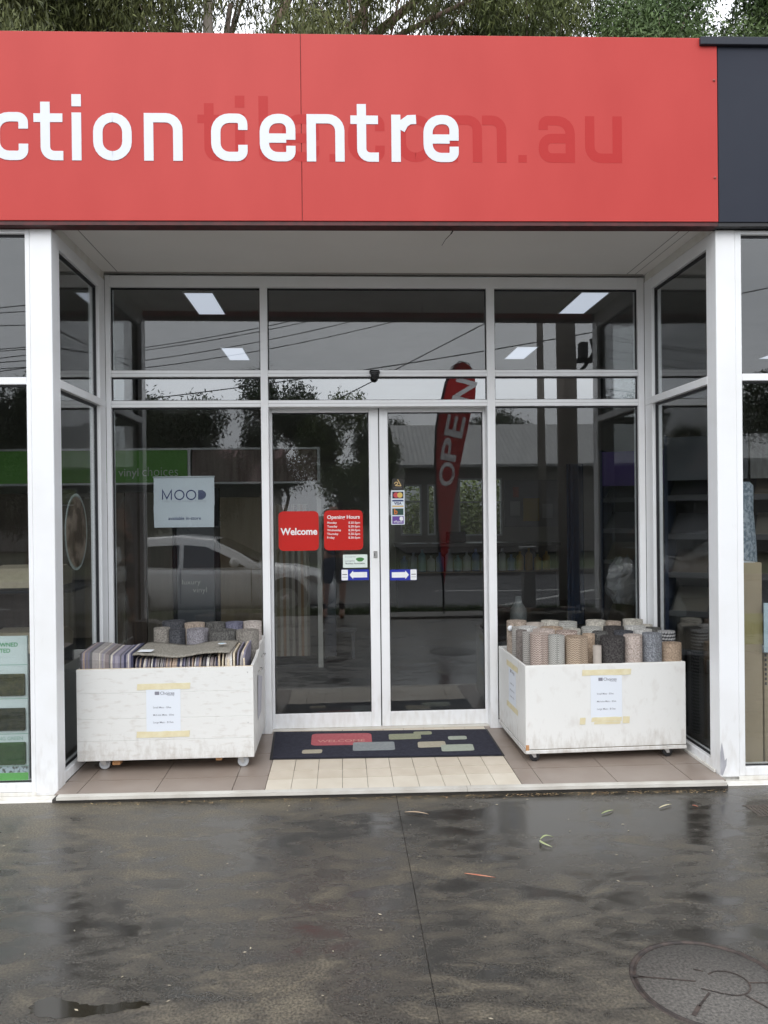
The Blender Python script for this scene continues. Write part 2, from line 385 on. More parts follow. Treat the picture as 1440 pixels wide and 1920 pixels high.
sl.add([(x, y, GZ) for x, y in ring] + [(x, y, GZ) for x, y in rim] + [(x, y, GZ - 0.0042) for x, y in ring],
       [(k, 72 + k, 72 + (k + 1) % 72, (k + 1) % 72) for k in range(72)] + [(144 + k, k, (k + 1) % 72, 144 + (k + 1) % 72) for k in range(72)])
for k in range(72):   # thin wavy edge down to the joint
    pass
sl.build('slab', wet, fc, normals=True)
MB().box(-60, 60, -6.3, -5.4, -0.29, -0.06).build('nature_strip', dirt, kind='structure')
MB().box(-60, 60, -6.45, -6.302, -0.295, -0.055, 0.02).build('kerb', kerb_m, kind='structure')
MB().box(-120, 120, -15.0, -6.45, -0.299, -0.25).build('road', asphalt, kind='structure')
MB().box(-60, 60, -15.15, -15.0, -0.298, -0.1, 0.02).build('kerb', kerb_m, kind='structure')
MB().box(-60, 60, -18.5, -15.15, -0.297, -0.11).build('far_verge', mat('verge_grass', (0.05, 0.075, 0.02), 0.8, (0.07, 0.09, 0.035), 2), kind='structure')
lm_ = MB()
for i in range(14):
    lm_.box(-40 + i * 6, -37 + i * 6, -10.85, -10.73, -0.2499, -0.246)
lm_.ext([(2.3, -7.6, -0.2499), (7.5, -12.6, -0.2499), (7.62, -12.5, -0.2499), (2.42, -7.5, -0.2499)], (0, 0, 0.0039))
lm_.build('road_line', mat('road_paint', (0.6, 0.6, 0.58), 0.5, (0.45, 0.45, 0.43), 15), kind='structure')
# grass on the nature strip
def blades(n, x0, x1, y0, y1, z, h, seed):
    r = np.random.default_rng(seed); c = np.c_[r.uniform(x0, x1, n), r.uniform(y0, y1, n), np.full(n, z)]
    a = r.uniform(0, 6.28, n); hh = r.uniform(0.4, 1, n) * h; lean = r.normal(0, 0.35, (n, 2)) * hh[:, None]
    d = np.c_[np.cos(a), np.sin(a), np.zeros(n)] * 0.006
    tip = c + np.c_[lean, hh]; V = np.stack([c - d, c + d, tip], 1).reshape(-1, 3)
    mb = MB(); mb.v = [tuple(p) for p in V]; mb.f = [(3 * i, 3 * i + 1, 3 * i + 2) for i in range(n)]; mb.s = [False] * n
    return mb
blades(9000, -5, 6, -6.28, -5.45, -0.06, 0.11, 4).build('grass', grass_m, kind='stuff', normals=False)

# a shallow puddle left on the slab
wm = bpy.data.materials.new('puddle_water'); wm.use_nodes = True; wt_ = wm.node_tree; wp = wt_.nodes['Principled BSDF']
wp.inputs['Base Color'].default_value = (.022, .019, .013, 1); wp.inputs['Roughness'].default_value = .07; wp.inputs['Specular IOR Level'].default_value = .6
def puddle(pxs, z):
    c = [atz(x, y, z) for x, y in pxs]
    for _ in range(3): c = [q for a, b in zip(c, c[1:] + c[:1]) for q in (a.lerp(b, .25), a.lerp(b, .75))]
    c = [Vector((p.x + .006 * math.sin(i * 1.9) + .004 * math.sin(i * .7), p.y + .004 * math.cos(i * 1.3), p.z)) for i, p in enumerate(c)]
    MB().ext(c, (0, 0, .0006)).build('puddle', wm, kind='structure')
puddle([(52, 1896), (66, 1874), (108, 1868), (140, 1882), (190, 1886), (255, 1876), (290, 1882), (250, 1892), (150, 1908), (75, 1910)], GZ + .0003)
# ------------------------------------------------------------------ entrance floor with its tiles
ef = MB().ext([(-1.795, 0.0, -0.03), (2.188, -0.06, -0.03), (2.188, 1.3, -0.03), (-1.795, 1.3, -0.03)], (0, 0, 0.022)).build('entrance_floor', grout, kind='structure', origin=(0.2, 0.5, 0))
def yfront(x): return -0.060 - 0.0225 * (x + 1.76)
def tile(x0, x1, y0, y1, m, g=0.002, slopefront=False):
    zz = RND.uniform(-0.0006, 0.0006)
    a0 = yfront(x0) if slopefront else y0; a1 = yfront(x1) if slopefront else y0
    g2 = g * 1.9
    MB().ext([(x0 + g, a0 + g2, -0.0075), (x1 - g, a1 + g2, -0.0075), (x1 - g, y1 - g2, -0.0075), (x0 + g, y1 - g2, -0.0075)], (0, 0, 0.0075 + zz)).build('tile', m, ef)
ys = [None, 0.16, 0.61, 1.06, 1.28]
def grey_cols(xs):
    for i in range(len(xs) - 1):
        for j in range(4):
            tile(xs[i], xs[i + 1], ys[j] if j else 0, ys[j + 1], tile_grey, 0.002, j == 0)
grey_cols([-1.79, -1.66, -1.21, -0.76, -0.567]); grey_cols([0.955, 1.08, 1.53, 1.98, 2.185])
yc = [None, 0.088, 0.243, 0.547, 0.851, 1.155, 1.28]
tile_step = mat('pale_cream_tile', (0.61, 0.545, 0.445), 0.38, (0.67, 0.61, 0.51), 9, 6, 0.3, 0.7, bump=0.04, bscale=90)
for i in range(10):
    for j in range(6):
        tile(-0.566 + i * 0.152, -0.566 + (i + 1) * 0.152, yc[j] if j else 0, yc[j + 1], tile_cream if j else tile_step, 0.0018 if j > 1 else 0.0013, j == 0)
nz_ = MB()
for (a, b) in ((-1.76, 0.62), (0.622, 2.165)):
    nz_.ext([(a, yfront(a) - 0.05, -0.018), (b, yfront(b) - 0.05, -0.018), (b, yfront(b) - 0.001, -0.018), (a, yfront(a) - 0.001, -0.018)], (0, 0, 0.019))
nz_.build('step_nosing', alu, ef)
MB().ext([(-1.79, yfront(-1.79) - 0.03, -0.05), (2.18, yfront(2.18) - 0.03, -0.05), (2.18, 0.0, -0.05), (-1.79, 0.02, -0.05)], (0, 0, 0.03)).build('step_riser', mat('dark_concrete', (0.05, 0.045, 0.04), 0.9), ef)

# ------------------------------------------------------------------ the shop building
shop = thing('shop_building', (0, 4, GZ), 'white framed glass shopfront with recessed sliding door entrance', 'shop')
FY = 0.0
def part(mb, name, m, front=False, parent=None):
    if front: mb.shear_front()
    return mb.build(name, m, parent or shop)
# front posts
part(MB().box(-1.914, -1.787, 0.0, 0.13, -0.025, 3.314, 0.003), 'post', white, True)
part(MB().box(2.186, 2.305, 0.0, 0.13, -0.03, 3.314, 0.003), 'post', white, True)
# lintel strips over the front windows and the beam behind the fascia
for a_, b_ in ((-4.7, -1.80), (2.20, 5.3)): part(MB().box(a_, b_, -0.012, 0.10, 3.316, 3.345, 0.003), 'lintel', white_old, True)
part(MB().box(-4.7, 5.3, 0.035, 0.30, 3.384, 4.30), 'wall', white_old, True)
def window(x0, x1, zs, y, frame_w, front, panes, depth=0.07, gl=glass, glz=None, top_w=None, bot_w=None):
    pass
def front_window(x0, x1, jl, jr, extra):
    f = MB()
    f.box(x0, jl[1], 0.003, 0.10, -0.006, 3.313, 0.002) if jl else None
    f.box(jr[0], x1, 0.003, 0.10, -0.006, 3.313, 0.002) if jr else None
    xa, xb = (jl[1] if jl else x0), (jr[0] if jr else x1)
    f.box(xa, xb, 0.004, 0.099, 3.2885, 3.312, 0.002)
    f.box(xa, xb, 0.004, 0.099, 2.400, 2.443, 0.003)
    f.box(xa, xb, 0.004, 0.099, -0.005, 0.046, 0.002)
    for xm in extra: f.box(xm - 0.025, xm + 0.025, 0.002, 0.10, 0.046, 3.288, 0.002)
    fr = part(f, 'window', white, True)
    cuts = [xa] + [c for xm in extra for c in (xm - 0.025, xm + 0.025)] + [xb]
    for i in range(0, len(cuts), 2):
        for z0, z1 in ((0.046, 2.400), (2.443, 3.2885)):
            gasket(cuts[i], cuts[i + 1], z0, z1, 0.028, fr, True)
            MB().box(cuts[i] + 0.002, cuts[i + 1] - 0.002, 0.035, 0.041, z0 + 0.002, z1 - 0.002).shear_front().build('pane', glass, fr)
    return fr
def gasket(x0, x1, z0, z1, y, parent, front=False, t=0.012):
    g = MB().box(x0, x1, y, y + 0.02, z1 - t, z1).box(x0, x0 + t * 0.6, y, y + 0.02, z0, z1 - t).box(x1 - t * 0.6, x1, y, y + 0.02, z0, z1 - t).box(x0 + t * 0.6, x1 - t * 0.6, y, y + 0.02, z0, z0 + t * 0.5)
    if front: g.shear_front()
    return g.build('gasket', gasket_m, parent)
front_window(-4.6, -1.915, None, (-1.942, -1.915), [-3.3])
front_window(2.306, 5.2, (2.306, 2.344), None, [3.75])
part(MB().box(-4.7, -1.762, -0.075, 0.02, -0.085, -0.028, 0.012), 'sill_block', white_old, True)
part(MB().box(2.168, 5.3, -0.075, 0.02, -0.085, -0.034, 0.012), 'sill_block', white_old, True)
for a_, b_, c_ in ((-4.7, -1.80, -.0275), (2.19, 5.3, -.033)): part(MB().box(a_, b_, 0.0, 0.11, c_, -0.0065, 0.002), 'sill', white_old, True)
# side windows of the recess
def side_window(x, sgn, yf):
    """x is the frame's face towards the recess; the frame goes away from it by sgn"""
    xo = x + sgn * 0.075
    f = MB()
    f.box(x, xo, 0.132 + yf - 0.02, 0.155 + yf, 0.004, 3.319, 0.002) if False else None
    f.box(x, xo, 0.94, 1.073, 0.001, 3.322, 0.002)
    f.box(x, xo, 0.105 + yf, 0.125 + yf, 0.001, 3.322, 0.002)
    f.box(x + sgn * 0.002, xo, 0.125 + yf, 0.94, 3.242, 3.320, 0.002)
    f.box(x - sgn * 0.006, xo, 0.125 + yf, 1.06, 2.397, 2.449, 0.003)
    f.box(x - sgn * 0.004, xo, 0.125 + yf, 0.94, 0.001, 0.066, 0.003)
    fr = part(f, 'window', white)
    xg = x + sgn * 0.032
    for z0, z1 in ((0.066, 2.397), (2.449, 3.242)):
        ya, yb = 0.125 + yf, 0.94; t = 0.012; xx0, xx1 = x + sgn * 0.024, x + sgn * 0.045
        g = MB().box(xx0, xx1, ya, yb, z1 - t * 1.3, z1).box(xx0, xx1, yb - t, yb, z0, z1 - t * 1.3).box(xx0, xx1, ya, ya + t * .5, z0, z1 - t * 1.3).box(xx0, xx1, ya + t * .5, yb - t, z0, z0 + t * .5)
        g.build('gasket', gasket_m, fr)
        MB().box(xg, xg + sgn * 0.006, ya + 0.002, yb - 0.002, z0 + 0.002, z1 - 0.002).build('pane', glass, fr)
side_window(-1.795, -1, 0.0); side_window(2.190, 1, -0.072)
part(MB().box(-1.80, -1.874, 0.02, 1.074, 3.3225, 3.379), 'fascia_trim', white_old); part(MB().box(2.195, 2.27, -0.05, 1.074, 3.3225, 3.379), 'fascia_trim', white_old)
# small skirting along the side windows
part(MB().box(2.172, 2.184, -0.02, 0.96, 0.0, 0.022, 0.003), 'skirting', white_old)
# soffit
part(MB().ext([(-1.875, 0.032, 3.38), (2.27, -0.04, 3.38), (2.27, 1.20, 3.38), (-1.875, 1.20, 3.38)], (0, 0, 0.03)), 'soffit', soffit_m)
ck = MB()
P0 = [at(862, 424, 0.0), at(855, 437, 0.05), at(851, 447, 0.1), at(843, 458, 0.14), at(838, 476, 0.2)]
for i, wd in enumerate((0.012, 0.009, 0.005, 0.003)):
    a = Vector((P0[i].x, P0[i].y + i * 0.06, 3.3785)); b = Vector((P0[i + 1].x, P0[i + 1].y + (i + 1) * 0.06, 3.3785))
    ck.ext([a + Vector((-wd / 2, 0, 0)), b + Vector((-wd / 2, 0, 0)), b + Vector((wd / 2, 0, 0)), a + Vector((wd / 2, 0, 0))], (0, 0, 0.0008))
part(ck, 'crack', crack_m)
lw = MB()
for x0, x1, yy in ((-1.70, -1.694, 0.1), (2.05, 2.056, 0.05), (2.115, 2.119, 0.05)):
    lw.box(x0, x1, yy, 1.05, 3.3786, 3.3796)
lw.box(-1.79, 2.18, 1.055, 1.07, 3.372, 3.3794)
part(lw, 'trim_strip', mat('grey_sealant', (0.33, 0.31, 0.29), 0.8))
# back wall of the recess
BY0, BY1 = 1.074, 1.174
f = MB()
zc0 = 3.276
cols = [(-1.759, -0.68), (-0.626, 0.994), (1.054, 2.141)]
for a, b in ((-1.794, -1.759), (2.141, 2.189)): f.box(a, b, BY0 + .001, BY1, 0.0, 3.36, 0.002)
for a, b in ((-0.68, -0.626), (0.994, 1.054)): f.box(a, b, BY0 + .001, BY1, 0.0, zc0, 0.002)
f.box(-1.7585, 2.1405, BY0 + .002, BY1 - .001, zc0, 3.36, 0.002)
for a, b in cols:
    f.box(a, b, BY0 + .003, BY1 - .002, 2.622, 2.670, 0.003); f.box(a, b, BY0 + .003, BY1 - .002, 2.400, 2.449, 0.003)
for a, b in (cols[0], cols[2]): f.box(a, b, BY0 + .003, BY1 - .002, 0.0, 0.06, 0.002)
bw = part(f, 'window', white)
gl_ = MB()
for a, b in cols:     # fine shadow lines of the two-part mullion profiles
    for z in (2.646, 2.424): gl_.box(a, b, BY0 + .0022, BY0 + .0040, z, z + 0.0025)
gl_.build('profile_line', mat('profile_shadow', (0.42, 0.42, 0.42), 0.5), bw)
for i, (a, b) in enumerate(cols):
    for z0, z1, gm in ((2.670, zc0, glass), (2.449, 2.622, glass_film)):
        gasket(a, b, z0, z1, GLASS_Y - 0.008, bw)
        MB().box(a + .002, b - .002, GLASS_Y - .003, GLASS_Y + .003, z0 + .002, z1 - .002).build('pane', gm, bw)
    if i != 1:
        gasket(a, b, 0.06, 2.400, GLASS_Y - 0.008, bw)
        MB().box(a + .002, b - .002, GLASS_Y - .003, GLASS_Y + .003, 0.062, 2.398).build('pane', glass, bw)
# trim above the recess frame, where soffit and frame meet
# sliding doors
DY0, DY1, DGY = 1.182, 1.222, 1.200
def door(xl, xr, sl_, sr_, lockside=None):
    d = MB()
    d.box(xl, xl + sl_, DY0, DY1, 0.006, 2.46, 0.003); d.box(xr - sr_, xr, DY0, DY1, 0.006, 2.46, 0.003)
    d.box(xl + sl_, xr - sr_, DY0 + .001, DY1 - .001, 0.006, 0.116, 0.003); d.box(xl + sl_, xr - sr_, DY0 + .001, DY1 - .001, 2.370, 2.459, 0.003)
    o = part(d, 'sliding_door', white)
    gasket(xl + sl_, xr - sr_, 0.116, 2.370, DGY - 0.010, o, False, 0.008)
    MB().box(xl + sl_ + .002, xr - sr_ - .002, DGY - .003, DGY + .003, 0.118, 2.368).build('pane', glass, o)
    return o
dl = door(-0.665, 0.184, 0.056, 0.072); dr = door(0.192, 1.046, 0.064, 0.070)
lk = MB().box(0.140, 0.168, DY0 - 0.006, DY0 + .001, 1.275, 1.327, 0.002); lk.build('lock', mat('steel_lock', (0.5, 0.5, 0.5), 0.35, metal=0.9), dl)
MB().box(0.146, 0.150, DY0 - 0.009, DY0 - 0.0055, 1.29, 1.312).build('keyhole', gasket_m, dl)
part(MB().box(-0.66, 1.04, 1.13, 1.24, 0.0005, 0.006), 'door_track', alu)
part(MB().box(0.1835, 0.1925, DY0 + .02, DY1, 0.01, 2.46), 'door_seal', gasket_m)
# shell of the shop: walls, ceiling, roof
inw = mat('interior_wall', (0.50, 0.48, 0.44), 0.8, (0.45, 0.43, 0.40), 2)
ceil_m = mat('interior_ceiling', (0.42, 0.41, 0.40), 0.9, (0.38, 0.37, 0.36), 3, bump=0.05)
flo_m = mat('shop_floor_tiles', (0.045, 0.045, 0.048), 0.38, (0.06, 0.058, 0.058), 3)
MB().ext([(-6.6, 0.06, -0.035), (-1.88, 0.06, -0.035), (-1.88, 1.235, -0.035), (2.29, 1.235, -0.035), (2.29, 0.0, -0.035), (6.6, -0.08, -0.035), (6.6, 9, -0.035), (-6.6, 9, -0.035)], (0, 0, 0.035)).build('shop_floor', flo_m, kind='structure')
part(MB().ext([(-6.6, 0.14, 3.6), (-1.876, 0.14, 3.6), (-1.876, 1.205, 3.6), (2.272, 1.205, 3.6), (2.272, 0.07, 3.6), (6.6, 0.0, 3.6), (6.6, 9, 3.6), (-6.6, 9, 3.6)], (0, 0, 0.05)), 'ceiling', ceil_m)
part(MB().box(-6.72, -6.6, 0.05, 9.1, -0.3, 4.3), 'wall', inw); part(MB().box(6.6, 6.72, -0.1, 9.1, -0.3, 4.3), 'wall', inw)
part(MB().box(-6.6, -4.6, 0.04, 0.14, -0.3, 3.6), 'wall', white_old); part(MB().box(5.2, 6.6, -0.14, -0.03, -0.3, 3.6), 'wall', white_old)
hd = MB().box(-1.874, 2.27, 1.178, 1.20, 3.362, 3.598)
part(hd, 'wall', inw)
part(MB().box(-4.6, -1.93, 0.105, 0.14, 3.315, 3.598).shear_front(), 'wall', inw); part(MB().box(2.32, 5.2, 0.105, 0.14, 3.315, 3.598).shear_front(), 'wall', inw)
for a_, b_ in ((-1.90, -1.876), (2.272, 2.296)): part(MB().box(a_, b_, 0.12, 1.17, 3.384, 3.598), 'wall', inw)
# rear wall with two openings on to the yard
rw = MB()
holes = [(0.93, 1.30, 1.17, 2.06), (1.40, 1.545, 1.17, 2.06), (1.95, 2.72, 1.15, 2.16)]
xs_ = [-6.6] + [c for h in holes for c in h[:2]] + [6.6]
for i in range(0, len(xs_), 2): rw.box(xs_[i], xs_[i + 1], 9.0, 9.12, -0.3, 4.28)
for a, b, z0, z1 in holes: rw.box(a, b, 9.0, 9.12, -0.3, z0).box(a, b, 9.0, 9.12, z1, 4.28)
part(rw, 'wall', inw)
for a, b, z0, z1 in holes:
    t = 0.028
    o = part(MB().box(a, b, 8.985, 9.06, z1 - t, z1).box(a, b, 8.985, 9.06, z0, z0 + t).box(a, a + t, 8.985, 9.06, z0 + t, z1 - t).box(b - t, b, 8.985, 9.06, z0 + t, z1 - t).box(a + t, b - t, 8.99, 9.05, z0 + .58, z0 + .605), 'window', white)
    MB().box(a + t, b - t, 9.02, 9.026, z0 + t, z1 - t).build('pane', glass, o)
part(MB().box(-6.75, 6.75, 0.32, 9.15, 4.302, 4.36), 'roof', charcoal)
part(MB().box(-1.75, -1.745, 9.2, 9.21, 0, 0.01), 'flashing', charcoal) if False else None

part(MB().ext([(2.1855, -.0725, .005), (2.2, -.0727, .0), (2.222, -.0732, .06), (2.226, -.0732, .105), (2.213, -.073, .09), (2.203, -.0729, .16), (2.196, -.0728, .20), (2.190, -.0727, .17), (2.1855, -.0726, .14)], (0, -.0008, 0)), 'paint_chip', mat('bare_aluminium', (.33, .33, .36), .45, (.42, .42, .45), 20))
# ------------------------------------------------------------------ fascia sign and its letters
fas = thing('fascia_sign', (0, -0.05, 3.337), 'long red fascia sign with white lettering over the entrance', 'sign')
def fpart(mb, name, m, par=None): return mb.shear_front().build(name, m, par or fas)
fpart(MB().box(-4.7, -0.3095, -0.07, 0.03, 3.338, 4.433, 0.002), 'panel', red); fpart(MB().box(-0.3065, 2.171, -0.07, 0.03, 3.338, 4.433, 0.002), 'panel', red)
fpart(MB().box(-0.3094, -0.3066, -0.064, 0.03, 3.338, 4.433), 'joint', dark_trim)
fpart(MB().box(-4.7, 2.172, -0.062, 0.028, 3.315, 3.3375), 'edge_trim', dark_trim)
for z in (4.18, 3.60):
    fpart(MB().lathe([(0.0001, -0.077), (0.006, -0.0765), (0.009, -0.070)], (2.151, 0, z), 10, 'y'), 'screw', screw_m)
WST = 0.054; ZB, ZT = 3.685, 3.962
def glyph(ch, x0, x1, z0=ZB, z1=ZT, w_=WST, y=-0.07, th=0.003, m=white_letter, nm='letter'):
    dz = [0]
    mb = MB()
    def st(path, closed=False, r=0.075):
        yy = y - th - dz[0] * 0.0002; dz[0] += 1
        to = lambda u, v: Vector((u, y, v))
        mb.ribbon(path, w_, to, (0, yy - y, 0), closed)
    h = w_ / 2; L_, R_, B_, T_ = x0 + h, x1 - h, z0 + h, z1 - h; r = 0.085; M_ = (z0 + z1) / 2
    if ch == 'c': st(rpath([(R_, T_ - .068), (R_, T_), (L_, T_), (L_, B_), (R_, B_), (R_, B_ + .068)], r))
    elif ch == 'o': st(rpath([(L_, B_), (R_, B_), (R_, T_), (L_, T_)], r, 6, True), True)
    elif ch == 'e':
        st(rpath([(R_, B_ + .064), (R_, B_), (L_, B_), (L_, T_), (R_, T_), (R_, M_ - .012)], r)); st([(L_ + h, M_ - .012 + h - .018), (R_ - h, M_ - .012 + h - .018)])
        mb.v = mb.v
    elif ch in 'nmr':
        st([(L_, z0), (L_, z1)])
        if ch == 'n': st(rpath([(L_ + h, T_), (R_, T_), (R_, z0)], r))
        elif ch == 'm':
            Mx = (x0 + x1) / 2; st(rpath([(L_ + h, T_), (Mx, T_), (Mx, z0)], r)); st(rpath([(Mx + h, T_), (R_, T_), (R_, z0)], r))
        else: st([(L_ + h, T_ - .062), (L_ + h + .02, T_ - .024), (L_ + h + .05, T_ - .002), (x1, T_)])
    elif ch == 't':
        tx = x0 + (x1 - x0) * 0.40
        st(rpath([(tx, z1 + .061), (tx, B_), (x1 + .003, B_)], r)); tb = z1 - .031
        w0 = w_; mb.ext([(x0, y, tb - .025), (tx - h, y, tb - .025), (tx - h, y, tb + .025), (x0, y, tb + .025)], (0, -th + .0002, 0))
        mb.ext([(tx + h, y, tb - .025), (x1, y, tb - .025), (x1, y, tb + .025), (tx + h, y, tb + .025)], (0, -th + .0002, 0))
    elif ch == 'i':
        st([((x0 + x1) / 2, z0), ((x0 + x1) / 2, z1)]); a = (x0 + x1) / 2
        mb.ext([(a - h, y, z1 + .036), (a + h, y, z1 + .036), (a + h, y, z1 + .106), (a - h, y, z1 + .106)], (0, -th, 0))
    elif ch == 'l': st(rpath([(L_, z1 + .105), (L_, B_), (x1, B_)], 0.05))
    elif ch == 'u': st(rpath([(L_, z1), (L_, B_), (R_ - h, B_)], r)); st([(R_, z1), (R_, z0)])
    elif ch == 'a':
        st(rpath([(L_ - .0, T_ - .055), (L_, T_), (R_, T_), (R_, z0)], r)); st(rpath([(R_ - h, M_ + .005), (L_, M_ + .005), (L_, B_), (R_ - h, B_)], 0.05))
    elif ch == '.': mb.ext([(x0, y, z0), (x1, y, z0), (x1, y, z0 + .045), (x0, y, z0 + .045)], (0, -th, 0))
    return fpart(mb, nm, m)
for ch, a, b in (('c', -2.10, -1.885), ('t', -1.853, -1.688), ('i', -1.636, -1.580), ('o', -1.513, -1.292), ('n', -1.221, -0.999),
                 ('c', -0.833, -0.622), ('e', -0.551, -0.343), ('n', -0.277, -0.056), ('t', -0.020, 0.142), ('r', 0.220, 0.366), ('e', 0.409, 0.617)):
    glyph(ch, a, b)
for ch, a, b in (('t', -0.912, -0.745), ('i', -0.694, -0.638), ('l', -0.557, -0.470), ('e', -0.42, -0.205), ('.', -0.145, -0.095), ('c', -0.035, 0.18), ('o', 0.25, 0.475),
                 ('m', 0.556, 0.900), ('.', 0.971, 1.021), ('a', 1.093, 1.310), ('u', 1.371, 1.592)):
    glyph(ch, a, b, ZB, ZT, 0.056, -0.07, 0.0005, red_ghost, 'ghost_letter')
gf = thing('grey_fascia', (3.6, -0.1, 3.337), 'dark charcoal fascia panel with capping beside the red sign', 'fascia')
fpart(MB().box(2.176, 5.4, -0.066, 0.03, 3.338, 4.382, 0.002), 'panel', charcoal, gf)
fpart(MB().box(2.064, 5.4, -0.092, 0.05, 4.384, 4.431, 0.003), 'cap', mat('charcoal_cap', (0.03, 0.034, 0.046), 0.5, spec=.25), gf)
fpart(MB().box(2.176, 5.4, -0.058, 0.028, 3.316, 3.337), 'edge_trim', mat('black_trim', (0.02, 0.02, 0.022), 0.5), gf)

# ------------------------------------------------------------------ door sensor
sn = thing('door_sensor', (0.156, 1.06, 2.60), 'small black dome sensor on the rail above the sliding doors', 'sensor')
blk = mat('black_plastic', (0.012, 0.012, 0.014), 0.25)
MB().box(0.118, 0.196, 1.05, 1.0765, 2.632, 2.668, 0.01).build('housing', blk, sn)
MB().lathe([(0.0001, -0.042), (0.016, -0.038), (0.028, -0.024), (0.033, 0.0), (0.034, 0.012), (0.0001, 0.0125)], (0.157, 1.045, 2.634), 18).build('dome', blk, sn)

# ------------------------------------------------------------------ door stickers
Y_ST = DGY - 0.0035
wt = mat('white_print', (0.78, 0.79, 0.8), 0.4); sred = mat('red_vinyl', (0.50, 0.012, 0.008), 0.3); blu = mat('blue_vinyl', (0.018, 0.03, 0.33), 0.35)
gold = mat('gold_print', (0.6, 0.42, 0.18), 0.4); ink = mat('black_print', (0.02, 0.02, 0.025), 0.5); grey_ink = mat('grey_print', (0.22, 0.22, 0.26), 0.6)
lgrn = mat('pale_green_print', (0.62, 0.74, 0.66), 0.4); navy = mat('navy_print', (0.01, 0.02, 0.12), 0.4)
def P(px, py, Y=Y_ST): return at(px, py, Y)
def poly(pts2, Y, th, name, m, parent):
    """flat sheet of thickness th on the upright plane y = Y; pts2 are (x, z)"""
    return MB().ext([(x, Y, z) for x, z in pts2], (0, -th, 0)).build(name, m, parent)
def rect(px0, py0, px1, py1, Y):
    a, b = at(px0, py0, Y), at(px1, py1, Y); return a.x, b.x, b.z, a.z
def sticker(name, px, r, m, label, cat='sticker', grp=None, Y=Y_ST, th=0.0012):
    x0, x1, z0, z1 = rect(*px, Y)
    t = thing(name, ((x0 + x1) / 2, Y, z0), label, cat, grp)
    poly(rrect(x0, x1, z0, z1, r), Y, th, 'sheet', m, t)
    return t, x0, x1, z0, z1
def put_text(t, body, px, py, Y, wpx, m=wt, bold=0.0, lift=0.0016, align='L', vs=1.0):
    a = at(px, py, Y); b = at(px + wpx, py, Y)
    return text_mb(body, a, (1, 0, 0), (0, 0, 1), (b - a).length, None, bold, align, lift, vs).build('lettering', m, t, normals=False)
t, *_ = sticker('welcome_sticker', (522, 959, 598, 1032), 0.035, sred, 'square red window sticker reading Welcome on the left door')
put_text(t, 'Welcome', 526, 1003, Y_ST, 69, wt, 0.028, vs=1.05)
t, *_ = sticker('opening_hours_sticker', (607, 957, 681, 1031), 0.035, sred, 'square red window sticker listing Opening Hours on the left door')
put_text(t, 'Opening Hours', 613.5, 973, Y_ST, 61, wt, 0.02)
for i, d in enumerate(('Monday', 'Tuesday', 'Wednesday', 'Thursday', 'Friday')):
    put_text(t, d, 613.5, 982 + 7 * i, Y_ST, (18, 19, 26, 21, 14)[i], wt, 0.012); put_text(t, '8.30-5pm', 653.5, 982 + 7 * i, Y_ST, 21.5, wt, 0.012)
t, *_ = sticker('business_sticker', (643, 1040, 689, 1064), 0.004, mat('pale_sticker', (0.66, 0.74, 0.70), 0.4), 'small pale sticker with green emblem above the left blue arrow')
put_text(t, 'Leongatha', 647, 1053, Y_ST, 18, grey_ink, 0.0); put_text(t, 'Business Association', 648, 1058, Y_ST, 36, ink, 0.01); put_text(t, 'proud supporters', 647, 1045, Y_ST, 20, grey_ink)
c_ = P(675, 1049); em = [(c_.x + 0.03 * math.cos(a) * (1 + .15 * math.sin(3 * a)), c_.z + 0.016 * math.sin(a)) for a in [k * math.pi / 8 for k in range(16)]]
poly(em, Y_ST - 0.0012, 0.0004, 'emblem', mat('green_print', (0.05, 0.2, 0.05), 0.5), t)
def arrow_sticker(px0, px1, white_left, label):
    t, x0, x1, z0, z1 = sticker('arrow_sticker', (px0, 1068, px1, 1087.5), 0.003, blu, label, 'sticker', 'blue arrow stickers on the sliding doors')
    w_ = x1 - x0; zc = (z0 + z1) / 2; h = z1 - z0
    sgn = -1 if white_left else 1; tip = x0 + w_ * 0.29 if white_left else x1 - w_ * 0.29
    tail = x1 - w_ * 0.07 if white_left else x0 + w_ * 0.07
    pts = [(tip, zc), (tip - sgn * .028, zc + h * .40), (tip - sgn * .028, zc + h * .25), (tail, zc + h * .25), (tail, zc - h * .25), (tip - sgn * .028, zc - h * .25), (tip - sgn * .028, zc - h * .40)]
    poly(pts, Y_ST - .0012, .0005, 'arrow', wt, t)
    a, b = (x0, x0 + w_ * .24) if white_left else (x1 - w_ * .24, x1)
    poly(rrect(a + .001, b - .001, z0 + .001, z1 - .001, .006), Y_ST - .0012, .0005, 'label_patch', wt, t)
    for k, (zz, q) in enumerate(((zc + .001, ink), (zc - .018, grey_ink))):
        MB().box(a + .007, b - .007, Y_ST - .0021, Y_ST - .0016, zz, zz + (.005 if k == 0 else .003)).build('print_line', q, t)
arrow_sticker(640, 692, True, 'blue sticker with white arrow pointing left on the left door')
arrow_sticker(731, 781.5, False, 'blue sticker with white arrow pointing right on the right door')
t, *_ = sticker('trade_sticker', (735, 897.5, 757, 919), 0.002, mat('black_vinyl', (0.015, 0.014, 0.012), 0.4), 'small black sticker with gold emblem above the card logos')
q = lambda px, py: (P(px, py).x, P(px, py).z)
MB().ribbon([q(745.5, 899), q(752, 911)], 0.006, lambda u, v: Vector((u, Y_ST - .0012, v)), (0, -.0006, 0)).build('emblem', gold, t)
MB().ribbon(rpath([q(739, 907), q(743, 903), q(747, 907), q(740, 910.5), q(752, 911)], .01), 0.006, lambda u, v: Vector((u, Y_ST - .0012, v)), (0, -.0004, 0)).build('emblem', gold, t)
put_text(t, 'trade assured', 738, 915.5, Y_ST, 15, grey_ink)
